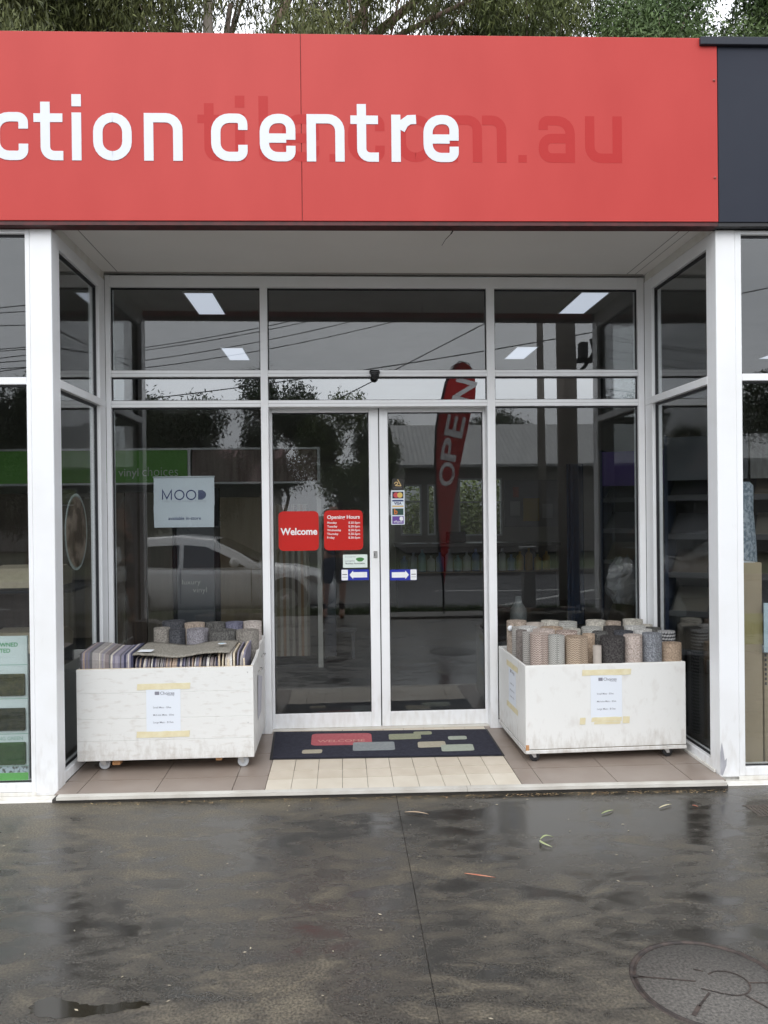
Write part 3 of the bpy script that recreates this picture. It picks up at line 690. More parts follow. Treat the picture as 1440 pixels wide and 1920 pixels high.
t, *_ = sticker('card_logo_sticker', (733, 919.5, 759, 983.5), 0.003, mat('pale_blue_vinyl', (0.62, 0.68, 0.74), 0.4), 'tall narrow sticker with four payment card logos on the right door')
def logo(px, m): x0, x1, z0, z1 = rect(*px, Y_ST); return poly([(x0, z0), (x1, z0), (x1, z1), (x0, z1)], Y_ST - .0012, .0004, 'logo', m, t)
logo((735.5, 922, 756.5, 934.5), mat('black_logo', (0.01, 0.01, 0.03), 0.4))
for cx, m_, yy in ((742.5, mat('logo_red', (0.5, 0.06, 0.07), 0.4), 0), (749.8, mat('logo_yellow', (0.62, 0.45, 0.12), 0.4), .0003)):
    c = P(cx, 928.3); poly([(c.x + .0205 * math.cos(k * math.pi / 10), c.z + .0205 * math.sin(k * math.pi / 10)) for k in range(20)], Y_ST - .0016 - yy, .0003, 'logo', m_, t)
x0, x1, z0, z1 = rect(735.5, 937.5, 756.5, 940.2, Y_ST); poly([(x0, z0), (x1, z0), (x1, z1), (x0, z1)], Y_ST - .0012, .0004, 'logo', navy, t)
put_text(t, 'VISA', 739, 946.2, Y_ST, 14, navy, 0.03, .0018)
x0, x1, z0, z1 = rect(735.5, 948, 756.5, 950.5, Y_ST); poly([(x0, z0), (x1, z0), (x1, z1), (x0, z1)], Y_ST - .0012, .0004, 'logo', gold, t)
logo((735.5, 953.5, 756.5, 965.5), mat('dark_green_logo', (0.02, 0.06, 0.05), 0.4)); put_text(t, 'b', 739, 964, Y_ST, 6.5, mat('orange_print', (0.55, 0.16, 0.03), 0.4), 0.03, .0020)
logo((735.5, 968, 757, 982), mat('purple_logo', (0.12, 0.05, 0.28), 0.4)); put_text(t, 'e', 749, 975.5, Y_ST, 7, wt, 0.05, .0020); put_text(t, 'eftpos', 738.5, 980, Y_ST, 16, wt, 0.0, .0020)

# ------------------------------------------------------------------ MOOD poster inside the left pane
YM = GLASS_Y + 0.03
md = thing('mood_poster', tuple(at(345, 988, YM)), 'pale blue poster lettered MOOD hanging inside the left window', 'poster')
pap = mat('pale_poster_paper', (0.60, 0.65, 0.70), 0.6, (0.56, 0.61, 0.66), 3)
x0, x1, z0, z1 = rect(289, 947.5, 402, 988, YM); poly([(x0, z0), (x1 - .002, z0), (x1, z1), (x0 - .004, z1)], YM, .002, 'lower_sheet', pap, md)
x0, x1, z0, z1 = rect(288, 895, 402.5, 947.2, YM); poly([(x0, z0), (x1, z0), (x1 - .002, z1), (x0 + .001, z1)], YM, .003, 'upper_sheet', pap, md)
MB().tube([(x0 - .004, YM - .004, z1), (x1 + .002, YM - .004, z1 + .002)], .006, 8).build('rail', mat('grey_rail', (.5, .53, .56), .4), md)
to_m = lambda u, v: Vector((u, YM - .0032, v))
def mq(px, py): p = at(px, py, YM); return (p.x, p.z)
MB().ribbon([mq(305, 937), mq(305, 919.5), mq(313, 935), mq(321.5, 919.5), mq(321.5, 937)], .0085, to_m, (0, -.0006, 0)).build('letter', navy, md)
for cx in (336.5, 358.5):
    c = at(cx, 928, YM); r = abs(at(cx + 8.6, 928, YM).x - c.x)
    MB().ribbon([(c.x + r * math.cos(k * math.pi / 14), c.z + r * math.sin(k * math.pi / 14)) for k in range(28)], .0085, to_m, (0, -.0006, 0), True).build('letter', navy, md)
dd = MB()
for k in range(11):
    yy = 919 + k * 1.65; hh = abs(yy + .6 - 927.8) / 9.2; xe = 372 + 4 + 10.5 * math.sqrt(max(0, 1 - hh * hh))
    a, b = at(371.5, yy, YM), at(xe, yy + 1.15, YM); dd.ext([(a.x, YM - .0032, b.z), (b.x, YM - .0032, b.z), (b.x, YM - .0032, a.z), (a.x, YM - .0032, a.z)], (0, -.0006, 0))
dd.build('letter', navy, md)
put_text(md, 'collection of modern flooring', 304.5, 942, YM, 82, mat('faint_print', (0.42, 0.45, 0.49), .6), 0, .0036); put_text(md, 'available in-store', 316, 975, YM, 61, navy, 0.012, .003)

# ------------------------------------------------------------------ welcome mat
mt = thing('welcome_mat', (0.18, 0.762, 0.001), 'navy welcome mat with pink and pale blocks before the sliding doors', 'mat')
mat_navy = mat('navy_pile', (0.012, 0.013, 0.026), 0.95, (0.022, 0.023, 0.04), 40, 4, bump=0.5, bscale=400)
C4 = [(-0.571, .486), (.947, .431), (.946, 1.03), (-.601, 1.102)]
MB().ext([(x, y, .0012) for x, y in C4], (0, 0, .007)).build('pile', mat_navy, mt)
C5 = [(-0.588, .468), (.962, .414), (.962, 1.045), (-.617, 1.118)]
MB().ext([(x, y, .0010) for x, y in C5], (0, 0, .003)).build('rubber_edge', mat('rubber', (0.012, 0.012, 0.015), .6), mt)
def bil(u, v):
    a = Vector(C4[0]) * (1 - u) + Vector(C4[1]) * u; b = Vector(C4[3]) * (1 - u) + Vector(C4[2]) * u; q = a * (1 - v) + b * v
    return (q.x, q.y)
def mpatch(quad, m, k=0, r=.02):
    pts = [(p.x, p.y) for p in (atz(*c, .0085) for c in quad)]
    MB().ext([(x, y, .0082 + k * .0004) for x, y in rpath(pts, r, 4, True)], (0, 0, .0006)).build('patch', m, mt)
pk = mat('pink_pile', (0.38, 0.085, 0.10), .95, (.44, .11, .125), 60, bump=.4, bscale=400); sg = mat('sage_pile', (0.24, .25, .17), .95, (.29, .30, .2), 60, bump=.4, bscale=400)
gy = mat('grey_pile', (.21, .23, .24), .95, (.26, .28, .28), 60, bump=.4, bscale=400); crm = mat('cream_pile', (.37, .33, .25), .95, (.43, .39, .3), 60, bump=.4, bscale=400); pg = mat('mint_pile', (.32, .35, .29), .95, (.38, .41, .34), 60, bump=.4, bscale=400)
mpatch([(583, 1398), (698, 1396), (696, 1374.5), (585, 1376)], pk, 0, .04); mpatch([(661.5, 1408), (741, 1406), (739, 1390.5), (662, 1392)], gy, 1)
mpatch([(565.5, 1413), (603.5, 1412), (604.5, 1405), (567.5, 1406)], crm); mpatch([(729.5, 1387), (790, 1385), (788.5, 1375), (728.5, 1376.5)], sg, 0); mpatch([(776, 1378), (810, 1377), (809, 1371), (775, 1372)], sg, 1)
mpatch([(841, 1387), (876, 1386), (874, 1379.5), (839.5, 1380.5)], pg); mpatch([(784, 1402), (837, 1400), (834, 1389.5), (783, 1391)], crm); mpatch([(828.5, 1409), (890, 1407), (886, 1395), (826.5, 1396.5)], pg, 1)
a_ = atz(595, 1392, .0095); b_ = atz(684, 1390, .0095)
text_mb('WELCOME', a_, (b_ - a_), Vector((0.03, 1, 0)), (b_ - a_).length, None, .02, 'L', .0002, 1.1).build('lettering', mat('pale_pink_pile', (.55, .25, .22), .95), mt, normals=False)

# ------------------------------------------------------------------ the two trolleys
worn = mat('worn_white_board', (0.71, 0.71, 0.69), 0.55, (0.56, 0.53, 0.49), 13, 12, 0.54, 0.80, bump=0.12, bscale=35, stretch=(1, 1, 3))
worn2 = mat('white_ply', (0.73, 0.73, 0.71), 0.5, (0.60, 0.575, 0.54), 14, 12, 0.55, 0.85, bump=0.06, bscale=45, stretch=(1, 1, .7))
rawedge = mat('raw_wood_edge', (0.50, 0.40, 0.27), .7, (.6, .52, .4), 20); rust = mat('raw_pine', (.42, .20, .08), .7, (.5, .27, .12), 14)
steel = mat('zinc_steel', (.55, .55, .54), .35, metal=.8); tyre_w = mat('grey_nylon', (.52, .54, .56), .4); tyre_b = mat('black_castor', (.015, .015, .016), .45)
tape = mat('masking_tape', (.66, .58, .36), .6, (.72, .66, .46), 18, 4, bump=.15, bscale=120); sheet_m = mat('white_paper', (.70, .74, .80), .7)
def castor(parent, x, y, dark=False, yaw=0.0, r=.035):
    c = MB(); f = MB(); M_ = Matrix.Translation((x, y, 0)) @ Matrix.Rotation(yaw, 4, 'Z')
    c.lathe([(.0001, -.012), (.010, -.013), (.012, -.010), (r * .75, -.010), (r * .93, -.011), (r, -.007), (r, .007), (r * .93, .011), (r * .75, .010), (.012, .010), (.010, .013), (.0001, .012)], (.02, 0, r + .0005), 22, 'y')
    for sy in (-1, 1):
        f.ext([(.02 - .008, sy * .015, r - .006), (.02 + .010, sy * .015, r - .004), (.022, sy * .015, r + .034), (-.016, sy * .015, r + .034)], (0, sy * .0025, 0))
    f.box(-.018, .024, -.0175, .0175, r + .034, r + .037).box(-.03, .03, -.028, .028, r + .038, r + .0415); f.lathe([(.010, r + .036), (.010, r + .041)], (0, 0, 0), 12); f.tube([(.02, -.019, r), (.02, .019, r)], .005, 8)
    fo = f.xf(M_).build('castor_fork', steel, parent); c.xf(M_).build('castor_wheel', tyre_b if dark else tyre_w, parent)
def price_sheet(name, O, U, Wd, H, label, torn=False, nrm=Vector((0, -1, 0))):
    """paper taped to a board: O bottom-left corner, U along the board, outward nrm"""
    O = Vector(O); U = Vector(U).normalized(); Z = Vector((0, 0, 1)); t = thing(name, tuple(O + nrm * .001), label, 'notice')
    p = lambda u, v, k=.0012: O + U * u + Z * v + nrm * k
    MB().ext([p(0, 0), p(Wd, 0), p(Wd, H), p(0, H)], nrm * .0006).build('sheet', sheet_m, t)
    ex = Wd * .30
    def tp(u0, u1, v0, v1, k=.0024):
        n = 9; us = [u0 + (u1 - u0) * i / n for i in range(n + 1)]
        top = [p(u, v1 + RND.uniform(-.0015, .0015), k) for u in us]; bot = [p(u, v0 + RND.uniform(-.0015, .0015), k) for u in us]
        top[0] += U * .003; bot[-1] -= U * .003
        MB().ext(bot + top[::-1], nrm * .0005).build('tape', tape, t)
    tp(-ex * .9, Wd + ex, H - .006, H + .032)
    if torn:
        tp(-.075, -.035, -.022, .022); tp(Wd + .002, Wd + .05, -.022, .022); tp(.002, Wd - .002, -.006, .022, .0021); tp(.02, Wd - .01, -.024, -.008, .0014)
    else: tp(-ex, Wd + ex * .9, -.022, .016)
    x = U
    b = p(Wd * .25, H * .86, .0022); MB().ext([b, b + x * Wd * .135, b + x * Wd * .135 + Z * Wd * .1, b + Z * Wd * .1], nrm * .0002).build('logo', grey_ink, t)
    text_mb('Choices', p(Wd * .41, H * .865, .0019), x, Z, Wd * .42, None, .01, 'L', .0006).build('lettering', grey_ink, t, normals=False)
    text_mb('flooring', p(Wd * .62, H * .838, .0019), x, Z, Wd * .2, None, 0, 'L', .0006).build('lettering', grey_ink, t, normals=False)
    for v, s_, w_ in ((.565, 'Small Mats - $3ea', .53), (.40, 'Mid-size Mats - $5ea', .61), (.235, 'Large Mats - $15ea', .59)):
        text_mb(s_, p(Wd * .2, H * v, .0019), x, Z, Wd * w_, None, .004, 'L', .0006).build('lettering', grey_ink, t, normals=False)
    return t
def grime(m, z0, z1):
    t = m.node_tree; l = t.links.new; p = t.nodes['Principled BSDF']; src = p.inputs['Base Color'].links[0].from_socket
    g = N(t, 'ShaderNodeNewGeometry'); sx = N(t, 'ShaderNodeSeparateXYZ'); l(g.outputs['Position'], sx.inputs[0]); n = N(t, 'ShaderNodeTexNoise'); n.inputs['Scale'].default_value = 9; n.inputs['Detail'].default_value = 9; n.inputs['Roughness'].default_value = .7
    mpn = N(t, 'ShaderNodeMapping'); mpn.inputs['Scale'].default_value = (2.4, 2.4, .8); l(g.outputs['Position'], mpn.inputs[0]); l(mpn.outputs[0], n.inputs['Vector'])
    h = N(t, 'ShaderNodeMapRange'); h.inputs[1].default_value = z1; h.inputs[2].default_value = z0; h.inputs[3].default_value = -.10; h.inputs[4].default_value = .16; l(sx.outputs[2], h.inputs[0])
    a = N(t, 'ShaderNodeMath', operation='ADD'); l(n.outputs[0], a.inputs[0]); l(h.outputs[0], a.inputs[1])
    r = N(t, 'ShaderNodeMapRange'); r.inputs[1].default_value = .52; r.inputs[2].default_value = .80; r.inputs[3].default_value = 0; r.inputs[4].default_value = .6; l(a.outputs[0], r.inputs[0])
    mx_ = N(t, 'ShaderNodeMix', data_type='RGBA'); l(r.outputs[0], mx_.inputs[0]); l(src, mx_.inputs[6]); mx_.inputs[7].default_value = (.40, .36, .31, 1); l(mx_.outputs[2], p.inputs['Base Color'])
grime(worn, .07, .28); grime(worn2, .07, .25)
# left trolley
LX0, LX1, LY0, LY1, LZ0, LZ1 = -1.768, -0.668, 0.285, 1.045, 0.080, 0.657
tl = thing('trolley', ((LX0 + LX1) / 2, (LY0 + LY1) / 2, 0), 'white plank trolley of mats on grey castors, left of the doors', 'trolley', 'white wooden trolleys beside the entrance')
zz = [LZ0, .205, .343, .505, LZ1]
for i in range(4):
    MB().box(LX0, LX1, LY0 + RND.uniform(-.001, .001), LY0 + .018, zz[i] + .0004, zz[i + 1] - .0003, .0012).build('plank', worn, tl)
sd_ = MB().ext([(LX1 - .019, LY0 + .019, LZ0 + .002), (LX1 - .019, LY1, LZ0 + .002), (LX1 - .019, LY1, LZ1 + .075), (LX1 - .019, LY0 + .5, LZ1 + .055), (LX1 - .019, LY0 + .25, LZ1 + .012), (LX1 - .019, LY0 + .019, LZ1 - .001)], (.018, 0, 0)); sd_.build('side_panel', worn2, tl)
MB().box(LX0 + .001, LX0 + .019, LY0 + .019, LY1, LZ0 + .002, LZ1 - .001, .002).build('side_panel', worn2, tl)
MB().box(LX0 + .019, LX1 - .02, LY1 - .018, LY1, LZ0, LZ1 - .002, .002).build('back_panel', worn2, tl)
MB().box(LX0 + .0195, LX1 - .0195, LY0 + .0185, LY1 - .0185, LZ0 + .004, LZ0 + .02).build('base', rawedge, tl)
MB().box(LX0 + .004, LX1 - .004, LY0 + .002, LY0 + .016, LZ1 - .0004, LZ1 + .0014).build('top_edge', rawedge, tl)
MB().box(LX0 + .20, LX0 + .25, LY0 + .05, LY1 - .05, LZ0 - .044, LZ0 + .003, .003).build('batten', rust, tl); MB().box(LX1 - .25, LX1 - .21, LY0 + .05, LY1 - .05, LZ0 - .032, LZ0 + .003, .003).build('batten', rust, tl)
MB().box(LX0 + .3, LX1 - .24, LY0 - .0016, LY0 + .002, LZ0 + .002, LZ0 + .012).build('bare_edge', rust, tl) if False else None
for x, y, a in ((-1.645, .375, 0.2), (-.765, .36, -.1), (-1.645, .95, .4), (-.765, .95, .2)): castor(tl, x, y, False, a)
for z in (.30, .62): MB().lathe([(.0001, -.002), (.004, -.0018), (.005, 0)], (LX1 - .035, LY0, z), 8, 'y').build('screw', steel, tl)
hk = MB().tube([(LX1 + .001, .80, .625), (LX1 + .018, .80, .625), (LX1 + .018, .90, .625), (LX1 + .001, .90, .625)], .004, 6).tube([(LX1 + .001, .62, .56), (LX1 + .018, .62, .56), (LX1 + .018, .72, .56), (LX1 + .001, .72, .56)], .004, 6)
hk.build('handle', steel, tl)
kL = (LY0 + 4.7508) / (0.36 + 4.7508)
pxl = lambda v: CAM.x + (v - CAM.x) * kL
price_sheet('price_notice', (pxl(-1.356), LY0, .243), (1, 0, 0), .212, .285, 'paper price notice taped to the plank front of the left trolley')
MB().ext([(LX1 + .0012, .52, .25), (LX1 + .0012, .72, .26), (LX1 + .010, .73, .50), (LX1 + .006, .52, .55)], (.0006, 0, 0)).build('paper_flap', mat('grey_paper', (.5, .5, .55), .7), tl)
# right trolley
RX0, RX1, RY0, RY1, RZ0, RZ1 = 1.072, 2.140, 0.270, 1.03, 0.082, 0.622
tr_ = thing('trolley', ((RX0 + RX1) / 2, (RY0 + RY1) / 2, 0), 'white plywood trolley of upright rolls on black castors, right of the doors', 'trolley', 'white wooden trolleys beside the entrance')
sk = lambda mb: mb.xf(Matrix.Translation((RX0, RY0, 0)) @ Matrix.Rotation(rad(1.6), 4, 'Z') @ Matrix.Translation((-RX0, -RY0, 0)))
sk(MB().box(RX0, RX1, RY0, RY0 + .016, RZ0, RZ1, .002)).build('front_panel', worn2, tr_)
sk(MB().box(RX0 + .0005, RX0 + .016, RY0 + .017, RY1, RZ0 + .001, RZ1 - .001, .002)).build('side_panel', worn2, tr_)
sk(MB().box(RX1 - .016, RX1 - .0005, RY0 + .017, RY1, RZ0 + .001, RZ1 - .001, .002)).build('side_panel', worn2, tr_)
sk(MB().box(RX0 + .017, RX1 - .017, RY1 - .016, RY1, RZ0 + .001, RZ1 - .001, .002)).build('back_panel', worn2, tr_)
sk(MB().box(RX0 - .002, RX1 + .002, RY0 - .004, RY0 + .007, .054, RZ0 - .0045, .003)).build('bottom_rail', worn, tr_); sk(MB().box(RX0 - .001, RX0 + .03, RY0 + .031, RY1, .046, RZ0 - .004, .003)).build('bottom_rail', worn, tr_)
sk(MB().box(RX1 - .03, RX1 + .001, RY0 + .031, RY1, .046, RZ0 - .004, .003)).build('bottom_rail', worn, tr_)
sk(MB().box(RX0 + .031, RX1 - .031, RY0 + .031, RY1 - .02, .06, RZ0 + .01)).build('base', rawedge, tr_)
sk(MB().box(RX0 + .003, RX1 - .003, RY0 + .002, RY0 + .014, RZ1 - .0003, RZ1 + .0014)).build('top_edge', white_old, tr_)
sk(MB().box(RX0 - .001, RX0 + .02, RY0 - .0018, RY0 + .002, RZ0 - .006, RZ0 + .03, .0005)).build('bare_corner', rust, tr_)
for x, y, a in ((1.112, .2975, .04), (2.0, .320, .02), (1.10, .95, .3), (1.985, .95, .5)): castor(tr_, x, y, True, a, .033)
kR = (RY0 + 4.7508) / (0.33 + 4.7508)
UR = Vector((math.cos(rad(1.6)), math.sin(rad(1.6)), 0)); pR = lambda v: CAM.x + (v - CAM.x) * kR
xq = pR(1.52); price_sheet('price_notice', (xq, RY0 + (xq - RX0) * math.tan(rad(1.6)), .255), UR, .209, .30, 'paper price notice taped to the plain front of the right trolley', True, Vector((UR.y, -UR.x, 0)))
price_sheet('price_notice', (RX0 - .012, RY0 + .45, .27), Vector((UR.y, -UR.x, 0)), .20, .27, 'paper price notice taped to the narrow left side of the right trolley', False, Vector((-1, -.028, 0)).normalized())

# ------------------------------------------------------------------ carpet rolls
def carpet(name, c1, c2, kind='plain', sc_=1.0):
    if name in MATS: return MATS[name]
    m = mat(name, tuple(v * .72 for v in c1), .95, tuple(v * 1.22 for v in c2), 120, 4, .36, .64, bump=.9, bscale=240, spec=.08)
    if kind == 'plain': return m
    t = m.node_tree; l = t.links.new; p = t.nodes['Principled BSDF']
    tcn = N(t, 'ShaderNodeTexCoord'); sp = N(t, 'ShaderNodeSeparateXYZ'); l(tcn.outputs['Object'], sp.inputs[0])
    def math_(op, a, b):
        n = N(t, 'ShaderNodeMath', operation=op)
        for i, q in enumerate((a, b)):
            if isinstance(q, (int, float)): n.inputs[i].default_value = q
            else: l(q, n.inputs[i])
        return n.outputs[0]
    at_ = math_('ARCTAN2', sp.outputs[0], sp.outputs[1]); u = math_('MULTIPLY', at_, .075)
    if kind == 'herringbone':
        tri = math_('PINGPONG', u, .011 * sc_); zz_ = math_('ADD', sp.outputs[2], math_('MULTIPLY', tri, .8)); v = math_('PINGPONG', zz_, .0065 * sc_); v = math_('MULTIPLY', v, 1 / (.0065 * sc_))
    elif kind == 'rib':
        v = math_('MULTIPLY', math_('PINGPONG', sp.outputs[2], .004), 250)
    else:   # loop: coarse dashes
        row = math_('PINGPONG', sp.outputs[2], .011); dash = math_('PINGPONG', math_('ADD', u, math_('MULTIPLY', sp.outputs[2], .6)), .014); v = math_('MULTIPLY', math_('ADD', math_('MULTIPLY', row, 60), math_('MULTIPLY', dash, 25)), .9)
    wob = N(t, 'ShaderNodeTexNoise'); wob.inputs['Scale'].default_value = 150; l(tcn.outputs['Object'], wob.inputs['Vector'])
    v2 = math_('ADD', v, math_('MULTIPLY', math_('SUBTRACT', wob.outputs[0], .5), .7))
    r = N(t, 'ShaderNodeValToRGB'); e = r.color_ramp.elements; e[0].position = .32; e[1].position = .68; e[0].color = (*c1, 1); e[1].color = (*c2, 1)
    l(v2, r.inputs[0]); l(r.outputs[0], p.inputs['Base Color'])
    return m
CP = {
 'tan': carpet('tan_carpet', (.33, .27, .22), (.39, .325, .27)), 'greyherr': carpet('grey_herringbone', (.16, .15, .14), (.46, .44, .41), 'herringbone'),
 'brown': carpet('grey_brown_carpet', (.16, .14, .13), (.20, .175, .16)), 'pinkherr': carpet('pink_herringbone', (.24, .175, .15), (.50, .425, .375), 'herringbone', 1.15),
 'lightherr': carpet('light_grey_herringbone', (.24, .24, .22), (.48, .47, .44), 'herringbone'), 'tanherr': carpet('tan_herringbone', (.25, .18, .125), (.47, .385, .30), 'herringbone', 1.1),
 'beige': carpet('beige_rib', (.40, .35, .31), (.52, .47, .42), 'rib'), 'charcoal': carpet('charcoal_carpet', (.042, .038, .038), (.075, .07, .068)),
 'rose': carpet('rose_beige_carpet', (.40, .33, .29), (.48, .41, .37)), 'blue': carpet('blue_grey_carpet', (.15, .16, .18), (.26, .27, .29)),
 'orange': carpet('orange_tan_carpet', (.35, .26, .19), (.41, .315, .235)), 'loop': carpet('loop_black_white', (.05, .05, .055), (.42, .42, .42), 'loop'),
 'cream': carpet('cream_carpet', (.42, .395, .345), (.49, .465, .41)), 'white': carpet('off_white_carpet', (.46, .45, .43), (.54, .53, .51)), 'mauve': carpet('mauve_carpet', (.20, .19, .21), (.27, .26, .28)),
 'dark': carpet('dark_slate_carpet', (.05, .052, .06), (.085, .087, .095)), 'grey': carpet('mid_grey_carpet', (.20, .185, .165), (.27, .25, .225)), 'navy': carpet('navy_mauve_carpet', (.11, .11, .16), (.17, .17, .22)), 'pink': carpet('pale_pink_carpet', (.40, .355, .325), (.46, .415, .385)),
 'dgrey': carpet('dark_fleck_carpet', (.07, .068, .066), (.13, .127, .12)),
}
def roll(pxc, wpx, ytop, y, key, label, group, z0, turns=None, oval=.92, rin=.03, ang=None, tilt=0.0):
    c = at(pxc, ytop, y); r = abs(at(pxc + wpx * .525, ytop, y).x - c.x); H = c.z - z0 - .004
    t_ = .0085; pitch = .0105; n = max(1.6, (r - rin) / pitch); n = min(n, 4.5); rin2 = max(.012, r - n * pitch)
    a0 = (RND.uniform(-2.3, -.8) if RND.random() < .55 else RND.uniform(0, 6.28)) if ang is None else ang; wob1, wob2, ph1, ph2 = RND.uniform(.01, .05), RND.uniform(.005, .025), RND.uniform(0, 6), RND.uniform(0, 6); K = int(n * 18); path = []
    for i in range(K + 1):
        f_ = i / K; a = a0 - 2 * math.pi * n * (1 - f_); rr = (rin2 + (r - t_ / 2 - rin2) * f_) * (1 + wob1 * math.sin(2 * a + ph1) + wob2 * math.sin(3 * a + ph2))
        path.append((rr * math.cos(a), rr * oval * math.sin(a)))
    mb = MB(); mb.ribbon(path, t_, lambda u, v: Vector((u, v, 0)), (0, 0, H), False, True)
    if tilt: mb.xf(Matrix.Rotation(tilt, 4, 'Y'))
    mb.v = [(p[0] + c.x, p[1] + y, p[2] + z0) for p in mb.v]
    # top edge slightly uneven
    o = mb.build('carpet_roll', CP[key], origin=(c.x, y, z0)); 
    for p, poly_ in zip(o.data.polygons, o.data.polygons): pass
    o.data.polygons.foreach_set('use_smooth', [abs(p.normal.z) < .5 for p in o.data.polygons])
    tag(o, label, 'carpet roll', group); return o
GR = 'carpet rolls standing in the right trolley'; GL = 'carpet rolls standing in the left trolley'
zr = RZ0 + .0115
right_rolls = [
 (1012, 36, 1186, .375, 'pinkherr', 'pink herringbone carpet roll in the front row above the left corner of the right trolley'),
 (1043, 33, 1190, .36, 'lightherr', 'light grey herringbone carpet roll between the pink and tan herringbone rolls'),
 (1081, 44, 1192, .37, 'tanherr', 'tan herringbone carpet roll in the front row of the right trolley'),
 (1119, 17, 1209, .34, 'beige', 'short slim beige ribbed carpet roll between the tan and charcoal rolls'),
 (1149, 45, 1192, .37, 'charcoal', 'charcoal black carpet roll in the front row of the right trolley'),
 (1187, 35, 1189, .365, 'rose', 'rose beige plain carpet roll between the charcoal and blue grey rolls'),
 (1223, 37, 1186, .37, 'blue', 'blue grey flecked carpet roll in the front row of the right trolley'),
 (1258, 36, 1204, .375, 'orange', 'short orange tan carpet roll at the right end of the front row'),
 (990, 22, 1184, .455, 'greyherr', 'grey herringbone carpet roll behind the pink herringbone roll'),
 (977, 20, 1180, .57, 'brown', 'plain grey brown carpet roll against the left side of the right trolley'),
 (1104, 22, 1187, .45, 'orange', 'narrow orange tan carpet roll behind the tan herringbone roll'),
 (1125, 30, 1183, .52, 'dgrey', 'dark grey flecked carpet roll behind the slim beige roll'),
 (1249, 32, 1182, .52, 'loop', 'black and white loop carpet roll behind the short orange tan roll'),
 (1020, 40, 1179, .53, 'rose', 'rose beige carpet roll in the second row behind the pink herringbone roll'),
 (1062, 40, 1182, .51, 'pinkherr', 'pink herringbone carpet roll in the second row behind the tan herringbone roll'),
 (1170, 36, 1182, .52, 'dark', 'dark slate carpet roll in the second row behind the charcoal roll'),
 (1206, 34, 1179, .53, 'white', 'off white carpet roll in the second row behind the blue grey roll'),
 (969, 20, 1174, .70, 'greyherr', 'grey herringbone carpet roll near the back of the left side'),
 (990, 36, 1174, .68, 'white', 'off white carpet roll in the third row, left part of the right trolley'),
 (1035, 40, 1175, .67, 'orange', 'orange tan carpet roll in the third row of the right trolley'),
 (1072, 34, 1178, .66, 'cream', 'cream carpet roll in the third row behind the second pink herringbone roll'),
 (1110, 38, 1175, .68, 'lightherr', 'light grey herringbone carpet roll in the third row, centre of the trolley'),
 (1150, 38, 1174, .69, 'charcoal', 'charcoal carpet roll in the third row behind the dark slate roll'),
 (1190, 38, 1173, .70, 'white', 'off white carpet roll in the third row, right part of the trolley'),
 (1222, 34, 1176, .70, 'dgrey', 'dark fleck carpet roll in the third row near the right side'),
 (969, 38, 1163, .84, 'tan', 'tan carpet roll with a round tag at the back left corner of the right trolley'),
 (1003, 34, 1167, .83, 'beige', 'beige ribbed carpet roll in the back row beside the tagged tan roll'),
 (1032, 34, 1163, .88, 'cream', 'cream carpet roll in the back row, third from the left'),
 (1064, 38, 1165, .86, 'lightherr', 'light grey herringbone carpet roll in the middle of the back row'),
 (1117, 36, 1162, .87, 'cream', 'cream carpet roll in the back row, right of the gap'),
 (1150, 30, 1164, .86, 'tan', 'tan carpet roll in the back row between two cream rolls'),
 (1187, 36, 1160.5, .88, 'cream', 'tallest cream carpet roll in the back row of the right trolley'),
 (1213, 22, 1170, .82, 'cream', 'slim cream carpet roll at the right end of the back row'),
]
for q in right_rolls: 
    o = roll(*q[:5], q[5], GR, zr)
    if q[4] == 'tan' and q[0] == 969:
        c = at(957, 1178, .765); MB().lathe([(.0001, -.002), (.02, -.002), (.02, 0), (.0001, 0)], (c.x, .765, c.z), 14, 'y').build('tag', mat('white_tag', (.7, .72, .75), .5), o)
zl = LZ0 + .0215
left_rolls = [
 (303, 32, 1176, .70, 'grey', 'grey carpet roll with a lighter lining at the left end of the rolls'),
 (333, 33, 1178, .70, 'dark', 'dark slate carpet roll, second of the front rolls in the left trolley'),
 (371, 43, 1178, .69, 'mauve', 'mauve grey carpet roll in the middle of the front rolls, left trolley'),
 (417, 50, 1180, .69, 'dgrey', 'wide dark grey carpet roll, left trolley, beside the mauve grey one'),
 (464, 43, 1180, .70, 'grey', 'mid grey carpet roll at the right end of the front rolls, left trolley'),
 (327, 42, 1163, .92, 'dark', 'dark slate carpet roll at the back left of the rolls, left trolley'),
 (366, 40, 1167, .90, 'tan', 'tan carpet roll in the back row behind the mauve grey roll'),
 (405, 38, 1166, .91, 'dgrey', 'dark grey carpet roll in the back row behind the wide dark roll'),
 (440, 34, 1165, .91, 'navy', 'blue mauve carpet roll in the back row of the left trolley'),
 (474, 35, 1164, .92, 'pink', 'pale pink carpet roll at the back right of the left trolley'),
]
for q in left_rolls: roll(*q[:5], q[5], GL, zl)

# ------------------------------------------------------------------ striped mats standing on edge in the left trolley
edge_cols = [(.17, .16, .21), (.30, .28, .27), (.46, .42, .38), (.12, .115, .12), (.035, .036, .07), (.36, .27, .21), (.58, .55, .50), (.20, .17, .17), (.24, .22, .26), (.50, .44, .36), (.08, .075, .08)]
em_ = [mat('mat_edge_%s' % 'abcdefghijk'[i], c, .9, tuple(min(1, v * 1.25) for v in c), 60, bump=.4, bscale=200) for i, c in enumerate(edge_cols)]
warm = [mat('mat_warm_%s' % 'abc'[i], c, .9, tuple(min(1, v * 1.2) for v in c), 60, bump=.4, bscale=200) for i, c in enumerate([(.52, .42, .30), (.58, .50, .38), (.62, .60, .58)])]
EN = dict(zip([m_.name for m_ in em_ + warm], ['violet', 'taupe', 'stone', 'slate', 'navy', 'tan', 'cream', 'umber', 'mauve', 'sand', 'black', 'honey', 'ivory', 'white']))
EDGE = []
